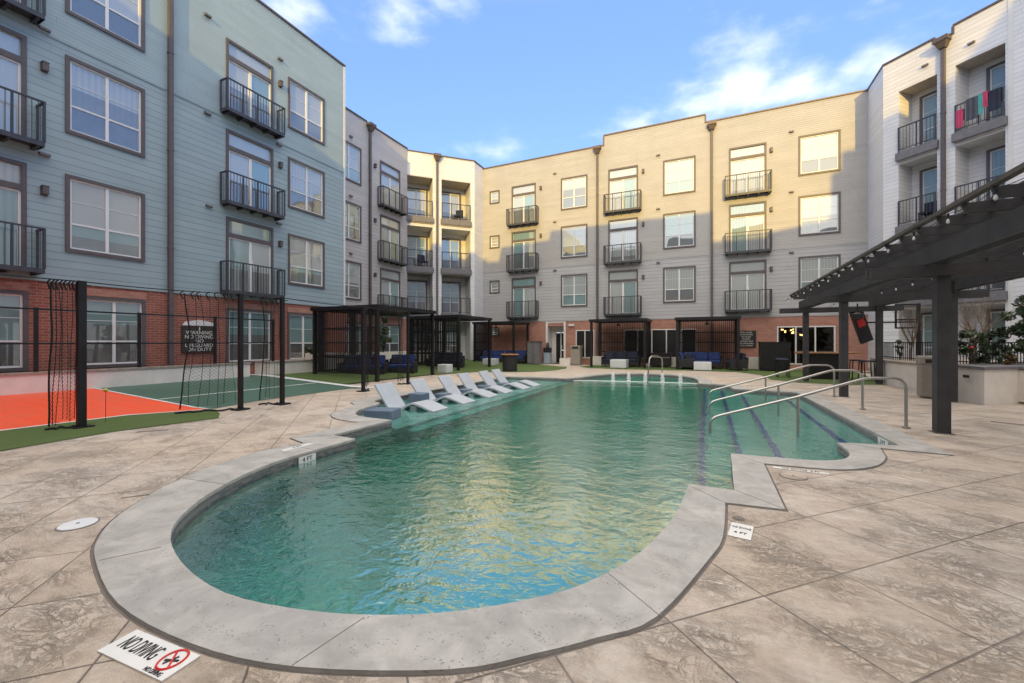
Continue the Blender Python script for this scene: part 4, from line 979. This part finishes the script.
# ------------------------------------------------------------------ pool furniture
def lounger():
    # S-shaped ledge lounger: x from head (0) to foot (1.35), width along y
    prof = [(-.42,.64),(-.38,.70),(-.28,.58),(-.12,.37),(.05,.17),(.20,.10),(.36,.16),(.52,.26),(.68,.325),(.82,.315),(1.00,.27),(1.16,.22),(1.30,.175)]
    P = spline(prof, 5)[5:]; m_ = MB(); w = .30; th = .05; vs = []; nP = len(P)
    top = []; bot = []
    for i, p in enumerate(P):
        a = Vector(P[max(i-1,0)]); c = Vector(P[min(i+1,nP-1)]); d = (c-a).normalized(); nn = Vector((-d.y, d.x))
        top.append((p[0], p[1])); bot.append((p[0]-nn.x*th, p[1]-nn.y*th))
    for (yy) in (-w, w):
        vs += [(p[0], yy, p[1]) for p in top] + [(p[0], yy, p[1]) for p in bot]
    N2 = 2*nP
    fs = []
    for i in range(nP-1):
        fs += [(i, N2+i, N2+i+1, i+1), (nP+i, nP+i+1, N2+nP+i+1, N2+nP+i), (i, i+1, nP+i+1, nP+i), (N2+i, N2+nP+i, N2+nP+i+1, N2+i+1)]
    fs += [(0, nP, N2+nP, N2), (nP-1, N2+nP-1, N2+2*nP-1, 2*nP-1)]
    m_.add(vs, fs)
    return m_
LN = ['white ledge lounger nearest the camera, beside the blue footstool','white ledge lounger second from the camera, next to the grey block table','white ledge lounger third from the camera in the row of six','white ledge lounger fourth from the camera in the row of six','white ledge lounger fifth from the camera, one before the farthest','white ledge lounger farthest along the tanning ledge']
lg = None
for i, y in enumerate((7.98,9.26,10.57,11.64,12.85,13.80)):
    if lg is None:
        r_ = thing('pool_lounger', LN[0], 'lounger', (-6.78,y,-.27), 0, 'white loungers on the tanning ledge')
        lounger().build('shell', M['lounger_plastic'], r_, smooth=True, bevel=.008)
        m_ = MB(); m_.box(.02,.10,-.24,.24,.0,.075); m_.box(.60,.78,-.22,.22,.0,.24); m_.box(-.12,.02,-.24,.24,.0,.10); m_.build('base', M['lounger_plastic'], r_)
        lg = r_
    else: copy_tree(lg, None, (-6.78+(.0 if i < 4 else .08),y,-.27), 0, LN[i])
def block(x, y, z, sx, sy, h, label, rz=0):
    o = MB().box(-sx/2,sx/2,-sy/2,sy/2,0,h).build('block_table', M['blue_plastic'], None, bevel=.025, loc=(x,y,z), rotz=rz); tag(o, label, 'side table', 'blue grey block tables on the ledge')
block(-6.08,6.75,-.27,.62,.45,.33,'blue grey footstool block in the rounded corner of the tanning ledge',.25)
block(-6.62,8.66,-.27,.40,.36,.42,'blue grey block table between the first and second lounger')
block(-6.75,9.95,-.27,.36,.34,.26,'low blue grey block between the second and third lounger')
block(-6.75,11.12,-.27,.36,.34,.26,'low blue grey block between the third and fourth lounger')
block(-6.72,12.27,-.27,.36,.34,.26,'low blue grey block between the fourth and fifth lounger')
block(-6.45,13.35,-.27,.36,.34,.26,'low blue grey block between the two farthest loungers')
def rail(x, y, rz, label):
    t_ = thing('handrail', label, 'handrail', (x,y,0), rz, 'steel handrails into the pool steps')
    V = [Vector(p) for p in ((0,0,-.22),(0,0,.02),(.02,0,.09),(.08,0,.145),(.16,0,.175),(1.45,0,.51),(2.40,0,.79),(2.53,0,.825),(2.66,0,.835),(3.00,0,.835),(3.09,0,.81),(3.16,0,.74),(3.18,0,.64),(3.18,0,0))]
    MB().tube(V, .023, 12).build('rail', M['steel'], t_, smooth=True)
    MB().tube([(1.45,0,-.45),(1.45,0,.50)], .021, 10).build('post', M['steel'], t_, smooth=True)
    MB().lathe((3.18,0,.012), [(.055,0),(.055,.012),(.03,.02)], 16).build('flange', M['steel'], t_)
    return t_
ra = rail(.05, 8.0, math.radians(21), 'steel handrail closest to the camera, crossing in front of the other two')
for x, y, a_, lb in ((.05,10.1,21.5,'middle steel handrail of the three at the pool steps'),(.05,12.3,21.5,'farthest steel handrail of the three at the pool steps')): copy_tree(ra, None, (x,y,0), math.radians(a_), lb)
gr = thing('grab_rail', 'thin pale grab rail rising from the far pool shelf', 'handrail', (-2.02,17.6,0))
MB().tube([(0,-1.2,-.3),(.03,-1.15,.4),(.06,-1.1,.80),(.12,-.95,.90),(.2,0,.88),(.2,1.4,.78),(.2,2.2,.70),(.2,2.35,.55),(.2,2.35,0)], .026, 10).build('rail', M['steel'], gr, smooth=True)
for i, (x, y) in enumerate(((-3.40,16.9),(-2.82,17.1),(-2.21,17.3),(-1.58,17.4),(-.93,17.5))):
    t_ = tag(MB().lathe((0,0,0), [(.10,-.02),(.07,.03),(.085,.10),(.06,.18),(.07,.24),(.035,.30),(.01,.33)], 10).build('water_jet', M['white_plastic'], None, smooth=True, loc=(x,y,-.11)), ['leftmost','second from left','middle','second from right','rightmost'][i]+' of the five white water jets on the far shelf', 'fountain', 'white water jets')
# deck markers
def floor_text(body, size, mat, parent, x, y, rz=0, z=.006, sx=1): return text_mesh(body, size, mat, 'lettering', parent, (x,y,z), (0,0,rz), sx=sx, depth=.001)
nd = thing('depth_marker', 'white NO DIVING tile with red crossed circle on the near deck', 'marker', (-2.345,1.055,.004), math.radians(3.5)); nd.scale = (.80,.92,1)
MB().box(-.30,.30,-.085,.085,-.003,.004).build('tile', M['tile_white'], nd)
floor_text('NO DIVING', .12, M['black_paint'], nd, -.085, .005, sx=.50); floor_text('NO DIVING', .034, M['black_paint'], nd, .185, -.068, sx=.8)
m_ = MB(); m_.tube([(.19+.065*math.cos(a*PI/12), .015+.065*math.sin(a*PI/12), .006) for a in range(25)], .006, 5); m_.bar((.145,.06,.006),(.235,-.03,.006),.01,.004); m_.build('red_circle', M['red'], nd)
m_ = MB(); m_.bar((.15,.0,.006),(.23,.02,.006),.012,.003); m_.bar((.17,-.02,.006),(.20,.04,.006),.010,.003); m_.build('diver_symbol', M['black_paint'], nd)
d2 = thing('depth_marker', 'small white NO DIVING tile on the deck beside the notch in the coping', 'marker', (.235,3.64,.004), math.radians(-9)); d2.scale = (.8,.85,1)
MB().box(-.095,.095,-.16,.16,-.003,.004).build('tile', M['tile_white'], d2); floor_text('NO DIVING', .05, M['black_paint'], d2, .0, .06, sx=.62); floor_text('4 FT', .06, M['black_paint'], d2, .0, -.06)
d3 = thing('depth_marker', 'strip of white NO DIVING lettering tiles along the curved step coping', 'marker', (.95,5.63,.004), math.radians(-4)); d3.scale = (.62,.7,1)
MB().box(-.42,.42,-.05,.05,-.003,.004).build('tile', M['tile_white'], d3); floor_text('NO DIVING  3 FT', .075, M['black_paint'], d3, 0, 0)
d4 = thing('depth_marker', '4 FT tile set in the waterline of the left pool wall', 'marker', (-4.70,3.82,-.07), PI/2); d4.scale = (.75,1,.85)
MB().box(-.17,.17,-.006,0,-.055,.055).build('tile', M['tile_white'], d4); text_mesh('4 FT', .09, M['black_paint'], 'lettering', d4, (0,-.007,0), (PI/2,0,0), sx=1.2)
d5 = thing('depth_marker', 'pair of white tiles in the waterline below the farthest corner of the step coping', 'marker', (2.41,8.1,-.075), -PI/2)
MB().box(-.20,.20,-.006,0,-.055,.055).build('tile', M['tile_white'], d5); text_mesh('3 FT', .09, M['black_paint'], 'lettering', d5, (0,-.007,0), (PI/2,0,0), sx=1.2)
d6 = thing('depth_marker', 'small lettered tile on the deck behind the left coping', 'marker', (-5.05,3.95,.016), PI/2)
MB().box(-.22,.22,-.05,.05,-.004,.002).build('tile', M['tile_white'], d6); floor_text('4 FT', .08, M['black_paint'], d6, 0, 0, z=.003)
def disc(x, y, r, mat, label, rim=True):
    t_ = thing('skimmer_cover', label, 'lid', (x,y,.0)); MB().lathe((0,0,.0), [(r,.0),(r,.008),(r*.9,.011)], 28).build('cover', M[mat], t_)
    MB().lathe((0,0,.0), [(r+.012,.0),(r+.012,.004)], 28).build('ring', M['grout'], t_)
    MB().lathe((0,0,.011), [(.012,.0),(.012,.003)], 8).build('screw', M['grout'], t_)
disc(-4.52,1.57,.115,'white_plastic','round white skimmer lid on the deck left of the pool bowl')
disc(.84,5.36,.12,'deck','round concrete coloured lid in the deck below the curved step coping')
disc(.235,3.90,.035,'grout','small dark round drain above the small white tile')
m_ = MB(); m_.box(-.13,.13,-.008,.008,0,.006); tag(m_.build('deck_drain', M['steel'], None, loc=(-4.83,2.1,.0), rotz=.9), 'thin metal strip drain in the deck left of the coping', 'drain')
m_ = MB(); m_.box(-.2,.2,-.05,.05,0,.006); tag(m_.build('deck_drain', M['grout'], None, loc=(-8.15,3.72,.0), rotz=.9), 'small dark drain grate near the green turf strip', 'drain')
m_ = MB(); m_.box(-.28,.28,-.05,.05,0,.006); tag(m_.build('deck_drain', M['grout'], None, loc=(4.9,10.4,.0), rotz=-.6), 'dark drain grate in the deck before the grill island', 'drain')

# ------------------------------------------------------------------ far wall furniture
fp = thing('fire_pit_table', 'round black fire pit table with an orange wooden top on the lawn beyond the loungers', 'fire pit', (-8.75,18.6,0))
MB().lathe((0,0,0), [(.34,0),(.36,.1),(.36,.74),(.33,.78)], 24).build('drum', M['wicker'], fp)
MB().lathe((0,0,.78), [(.43,0),(.45,.02),(.45,.05),(.42,.06)], 28).build('top', M['wood'], fp)
t_ = thing('towel_cabinet', 'tall grey cabinet left of the entrance door', 'cabinet', (-10.0,25.0,0)); MB().box(-.40,.40,-.3,.3,.05,1.42).build('body', M['slab_grey'], t_, bevel=.01); MB().box(-.44,.44,-.34,.34,1.42,1.47).build('top', M['brown_trim'], t_); MB().box(-.01,.01,-.312,-.301,.1,1.38).build('door_gap', M['black_paint'], t_)
t_ = thing('trash_bin', 'beige square bin between the entrance door and the dark window', 'bin', (-7.28,25.1,0)); MB().box(-.30,.30,-.28,.28,.03,1.0).build('body', M['bin'], t_, bevel=.02); MB().box(-.32,.32,-.30,.30,1.0,1.2).build('hood', M['bin'], t_, bevel=.02); MB().box(-.2,.2,-.305,-.29,1.03,1.13).build('opening', M['black_paint'], t_)
t_ = thing('blue_cooler', 'pale blue and black dispenser standing by the entrance door', 'dispenser', (-9.35,25.6,0)); MB().box(-.2,.2,-.18,.18,.03,.75).build('body', plain('pale_blue', (.28,.36,.42)), t_, bevel=.02); MB().box(-.22,.22,-.2,.2,.75,1.05).build('top', M['black_paint'], t_); MB().lathe((0,0,1.05), [(.1,0),(.12,.1),(.08,.3),(.04,.34)], 14).build('bottle', M['slate_metal'], t_)
t_ = thing('black_cabinet', 'large black slatted cabinet against the brick left of the lounge window', 'cabinet', (3.0,24.3,0)); MB().box(-.62,.62,-.4,.4,.05,1.38).build('body', M['black_paint'], t_, bevel=.01); MB().box(-.66,.66,-.44,.44,1.38,1.43).build('top', M['black_metal'], t_)
m_ = MB()
for k in range(12): m_.box(-.6,.6,-.412,-.401,.12+k*.1,.17+k*.1)
m_.build('slats', M['black_metal'], t_)
t_ = thing('grill_cart', 'low black grill cart between the two rear cabanas', 'grill', (-2.35,24.9,0)); MB().box(-.55,.55,-.3,.3,.1,.75).build('body', M['black_paint'], t_, bevel=.02); MB().box(-.6,.6,-.33,.33,.75,.8).build('top', M['black_metal'], t_); MB().box(-.5,.5,-.36,-.33,.55,.58).build('handle', M['steel'], t_)
t_ = thing('bar_table', 'high bar table with orange wooden top standing on the lawn between pergola posts', 'table', (4.15,19.9,0)); MB().box(-.95,.95,-.38,.38,.98,1.04).build('table_top', M['wood'], t_, bevel=.01); MB().box(-.48,.48,-.28,.28,.02,.98).build('base', M['black_paint'], t_, bevel=.01)
for i, (x, y) in enumerate(((2.75,19.7),(5.35,19.6),(5.25,20.3),(2.8,20.5))):
    t_ = thing('bar_stool', ['dark bar stool at the left end of the wood topped bar table, nearer the pool','dark bar stool at the right end of the bar table, nearer the pool','dark bar stool at the right end of the bar table, nearer the lounge window','dark bar stool at the left end of the bar table, nearer the lounge window'][i], 'stool', (x,y,0), 0, 'bar stools')
    MB().box(-.2,.2,-.2,.2,.70,.75).build('seat', M['dark_cushion'], t_, bevel=.015); m_ = MB(); m_.box(-.17,.17,-.012,.012,.28,.31)
    m_.build('footrest', M['black_metal'], t_)
    for sx in (-1,1):
        for sy in (-1,1): MB().bar((sx*.17,sy*.17,.70),(sx*.2,sy*.2,0),.03).build('leg', M['black_metal'], t_)
sg = thing('pool_rules_sign', 'black sign with white printed rules on the brick right of the rightmost cabana', 'sign', (1.98,26.02,1.62))
MB().box(-.42,.42,-.04,0,-.48,.42).build('board', M['black_paint'], sg)
for k in range(7): text_mesh(['POOL RULES','NO RUNNING','NO GLASS','NO PETS','SHOWER FIRST','NO LIFEGUARD','POOL HOURS'][k], .10, M['sign_white'], 'lettering', sg, (-.06,-.043,.32-k*.12), (PI/2,0,0))

# ------------------------------------------------------------------ pergola right
pg = thing('pergola', 'large dark grey timber pergola along the right side of the pool', 'pergola', (0,0,0))
PY = [18.3,13.65,8.9,4.1,-.8]
for y in PY:
    for x in (3.25,5.31):
        yy = y if x < 4 else y-.1
        if y == 8.9 and x < 4: x = 3.37
        if y < 5 and x < 4 and y > 0: pass
        MB().box(x-.085,x+.085,yy-.085,yy+.085,0,2.70).build('post', M['pergola'], pg, bevel=.006)
        if y > 5: 
            m_ = MB(); m_.box(x-.12,x+.12,yy-.12,yy+.12,0,.012); m_.build('base_plate', M['steel'], pg)
for x in (3.25,5.31):
    for s in (-1,1): MB().box(x+s*.115-.025,x+s*.115+.025,-1.6,18.75,2.66,2.93).build('beam', M['pergola'], pg)
for i, y in enumerate(PY): MB().box(2.45,5.95,y-.14,y-.09,2.49,2.658).build('cross_beam', M['pergola'], pg); MB().box(2.45,5.95,y+.09,y+.14,2.49,2.656).build('cross_beam', M['pergola'], pg)
y = -1.5; k = 0
while y < 18.4:
    m_ = MB(); m_.add([(2.78,y-.02,3.12),(2.84,y-.02,2.99),(5.72,y-.02,2.98),(5.80,y-.02,3.12),(2.78,y+.02,3.12),(2.84,y+.02,2.99),(5.72,y+.02,2.98),(5.80,y+.02,3.12)],[(0,1,2,3),(7,6,5,4),(0,3,7,4),(1,5,6,2),(0,4,5,1),(3,2,6,7)])
    m_.build('rafter', M['pergola'], pg); y += .60; k += 1
x = 2.82; 
while x < 5.85:
    MB().box(x-.019,x+.019,-1.7,18.4,3.122,3.16).build('roof_slat', M['pergola_warm'] if x < 3 else M['pergola'], pg); x += .25
MB().box(2.762,2.778,-1.7,18.4,3.125,3.175).build('fascia', M['pergola_warm'], pg)
for yy in (16.2,):
    m_ = MB(); m_.tube([(4.2,yy,2.62),(4.2,yy,2.35)], .02, 6); m_.lathe((4.2,yy,2.13), [(.03,0),(.16,.04),(.15,.16),(.04,.22)], 14); m_.build('ceiling_fan_motor', M['black_paint'], pg)
m_ = MB(); m_.box(3.38,3.50,8.83,8.95,2.18,2.40); m_.build('speaker', M['black_paint'], pg)
for j_, (xx, zz, st, lab) in enumerate(((2.80,3.06,.96,'string of clear bulbs draped along the outer edge of the pergola roof'),(4.1,2.80,.9,'string of clear bulbs hung along the middle of the pergola ceiling'))):
    sl = thing('string_lights', lab, 'string lights', (xx,0,0), 0)
    y = .38; pts = []
    while y < 18.7:
        for q in range(4): pts.append((-.05 if j_ == 0 else 0, y+st*q/4, zz-.05*math.sin(PI*q/4)))
        y += st
    MB().tube(pts, .0045, 4).build('cord', M['rope'], sl)
    y = .38; k = 0
    while y < 18.7 and k < 60:
        bb = MB().lathe((-.05 if j_ == 0 else 0, y, zz-.10), [(.003,-.028),(.014,-.022),(.020,-.003),(.014,.016),(.009,.03)], 10).build('bulb', M['bulb'], sl, smooth=True)
        MB().lathe((-.05 if j_ == 0 else 0, y, zz-.05), [(.014,-.005),(.014,.045)], 8).build('socket', M['black_paint'], bb); y += st; k += 1
# tilted screen on an arm
ts = thing('tilted_screen', 'tilted black panel with a red square hung on an arm behind the pergola posts', 'screen', (4.92,18.6,2.02))
MT = Matrix.Rotation(math.radians(24.9), 4, 'Z') @ Matrix.Rotation(math.radians(-20), 4, 'Y')
m_ = MB(); m_.box(-.21,.21,-.05,.05,-.62,.62, MT); m_.build('panel', M['black_paint'], ts)
m_ = MB(); m_.box(-.13,.13,-.062,-.051,-.05,.22, MT); m_.build('red_square', M['red'], ts)
m_ = MB(); m_.bar((.1,.1,.1),(1.6,.25,.1),.05); m_.build('arm', M['black_metal'], ts)
fr_ = thing('screen_stand', 'tall black steel frame carrying the tilted panel arm beside the white wing', 'frame', (6.55,18.85,0))
for (a, b_) in (((0,0,.8),(0,0,2.75)),((-.6,0,1.9),(-.6,0,2.75)),((-.6,0,1.92),(0,0,1.92)),((-.6,0,2.2),(0,0,2.2)),((-.6,0,2.72),(0,0,2.72))):
    MB().bar(a, b_, .09 if a[2] == .8 else .05).build('tube', M['black_metal'], fr_)
# right planters
rp = thing('planter_wall', 'long cream planter wall with a stone cap behind the pergola posts', 'planter', (0,0,0))
m_ = MB(); P1 = [(5.62,14.6),(5.45,18.2),(5.75,20.6),(8.0,21.4),(9.6,19.8),(8.2,14.6)]; m_.prism(P1, 0, .76); m_.build('wall', M['stucco'], rp)
m_ = MB(); m_.prism(offset(P1[::-1], .03), .76, .82); m_.build('cap', M['cap_stone'], rp)
rf = thing('planter_railing', 'black picket railing standing on the cream planter wall', 'railing', (0,0,0))
m_ = MB(); A_, B_, C_ = Vector((5.9,18.9,.82)), Vector((6.5,14.9,.82)), Vector((9.0,16.8,.82))
n_ = 34
for (a, c) in ((Vector((5.95,20.2,.82)),A_),(A_,B_),(B_,C_)):
    n_ = int((c-a).length/.11)
    for k in range(n_+1):
        p = a.lerp(c, k/n_); m_.bar(p, p+Vector((0,0,.60)), .016)
m_.build('pickets', M['black_metal'], rf)
for z in (.08,.60):
    m_ = MB(); m_.bar(Vector((5.95,20.2,.82+z)), A_+Vector((0,0,z)), .03); m_.bar(A_+Vector((0,0,z)), B_+Vector((0,0,z)), .03); m_.bar(B_+Vector((0,0,z)), C_+Vector((0,0,z)), .03); m_.build('rail', M['black_metal'], rf)
rp = thing('planter_wall', 'angled pale planter block with a slate cap right of the big pergola post', 'planter', (0,0,0))
P2 = [(5.55,14.5),(5.71,13.16),(6.55,13.86),(7.6,14.75),(7.0,15.6)]; P2 = [(5.60,14.3),(5.71,13.16),(6.62,13.92),(8.4,15.4),(7.6,16.0)]
MB().prism(P2, 0, .80).build('wall', M['stucco'], rp); MB().prism(offset(P2, .035), .80, .87).build('cap', M['slab_grey'], rp)
m_ = MB(); m_.box(-.1,.1,-.012,.0,-.035,.035); v_ = m_.build('vent_slot', M['black_paint'], rp); v_.location = (5.60,13.62,.62); v_.rotation_euler = (0,0,math.radians(-84))
gi = thing('grill_island', 'stone topped outdoor kitchen counter with a brown door at the right edge', 'counter', (6.64,13.88,0), math.radians(40))
MB().box(.0,2.6,-.55,.30,.04,.78).build('counter', M['stucco'], gi); MB().box(.12,.85,-.57,-.552,.08,.62).build('cabinet_door', M['brown_trim'], gi); MB().box(-.03,2.65,-.60,.35,.80,.86).build('counter_top', M['slab_grey'], gi); MB().box(.12,.85,-.572,-.552,.66,.74).build('control_panel', M['steel'], gi)
tb_ = thing('trash_bin', 'beige ribbed waste bin standing left of the big pergola post', 'bin', (5.22,14.35,0), -.15)
MB().box(-.22,.22,-.22,.22,.03,.86).build('body', M['bin'], tb_, bevel=.02); MB().box(-.24,.24,-.24,.24,.86,1.08).build('hood', M['bin'], tb_, bevel=.04); MB().box(-.14,.14,-.246,-.232,.90,1.0).build('opening', M['black_paint'], tb_)
m_ = MB()
for k in range(8): m_.box(-.225,.225,-.228,-.219,.10+k*.09,.13+k*.09)
m_.build('ribs', M['bin'], tb_)
bare_tree(6.40,19.0,.8,2.1,'leafless multi stemmed tree in the cream planter left of the big pergola post',5)
bare_tree(6.50,15.4,.85,2.1,'leafless tree rising from dark shrubs right of the big pergola post',9,.55)
shrub(6.15,14.75,.85,.34,.95,'dark leafy shrub around the base of the right leafless tree',31,900,.06)
shrub(6.75,15.35,.85,.34,.85,'dense dark shrub behind the slate capped planter',32,800,.06)
shrub(6.85,14.75,.85,.20,.38,'low rusty brown grass clump at the right end of the planter',33,700,.05,('leaf_brown','leaf2'))
shrub(6.05,18.8,.82,.14,.75,'slim dark shrub at the left end of the picket railing',34,350,.05)
evergreen(7.35,15.15,.85,1.9,.55,'dark evergreen tree at the right edge beside the white wing',41,2600,.07)
fl = tag(MB().lathe((0,0,0), [(.01,-.03),(.035,-.01),(.035,.02),(.01,.035)], 10).build('red_flower', M['red'], None, loc=(6.0,14.35,1.3)), 'small red bloom in the dark shrub right of the big post', 'flower')
# things on the top right balcony
cd = Vector((.7071,-.7071,0)); inn = Vector((.7071,.7071,0)); O = Vector((7.17,24.10,9.66))
def towel(t0, w_, z0, z1, mat, label):
    o = thing('towel', label, 'towel', O+cd*t0-inn*.09, -R45, 'towels on the balcony rail'); m_ = MB()
    nn = 8
    for k in range(nn):
        x0, x1 = w_*k/nn, w_*(k+1)/nn; y0, y1 = .012*math.sin(k*1.7), .012*math.sin((k+1)*1.7)
        for (za, zb, yy) in ((z0, z1, -.05), (z0+.25, z1, .05)): m_.add([(x0,yy+y0,za),(x1,yy+y1,za),(x1,yy+y1,zb),(x0,yy+y0,zb),(x0,yy+y0+.008,za),(x1,yy+y1+.008,za),(x1,yy+y1+.008,zb),(x0,yy+y0+.008,zb)],[(0,1,2,3),(7,6,5,4),(0,4,5,1),(3,2,6,7)])
    m_.box(0, w_, -.05, .058, z1, z1+.01); m_.build('cloth', M[mat], o)
towel(2.50,.20,.12,.80,'pink','pink towel hanging low at the left of the top right balcony rail')
towel(2.78,.32,.25,1.08,'slate_metal','dark towel on the top right balcony rail next to the pink one')
towel(3.12,.14,.35,1.10,'turq','turquoise towel near the middle of the top right balcony rail')
towel(3.22,.16,.55,1.12,'pink','short pink towel draped over the rail between turquoise and dark cloth')
towel(3.42,.30,.30,1.06,'dark_cushion','dark navy towel at the right end of the top right balcony rail')
# balcony chairs (dark) on the corner bays
def bchair(o_, cd_, inn_, t_, z, rz, label):
    p = o_+cd_*t_+inn_*.55; c = thing('balcony_chair', label, 'chair', (p.x,p.y,z), rz)
    MB().box(-.26,.26,-.25,.25,.40,.46).build('seat', M['dark_cushion'], c); MB().box(-.26,.26,.21,.27,.46,.92).build('backrest', M['dark_cushion'], c)
    for sx in (-1,1):
        for sy in (-1,1): MB().box(sx*.23-.015,sx*.23+.015,sy*.22-.015,sy*.22+.015,0,.40).build('leg', M['black_metal'], c)
O1 = Vector((7.17,24.10,0)); bchair(O1, cd, inn, 1.35, 6.47, -R45, 'dark chair on the second right balcony below the empty one')
O2 = Vector((-14.33-4.48*.70711, 24.82-4.48*.70711, 0)); cd2 = Vector((.7071,.7071,0)); in2 = Vector((-.7071,.7071,0))
bchair(O2, cd2, in2, 1.1, 6.32, R45+.4, 'dark chair on the left middle corner balcony')
bchair(O2, cd2, in2, 3.5, 9.57, R45-.5, 'dark chair on the top right corner balcony in sunlight')
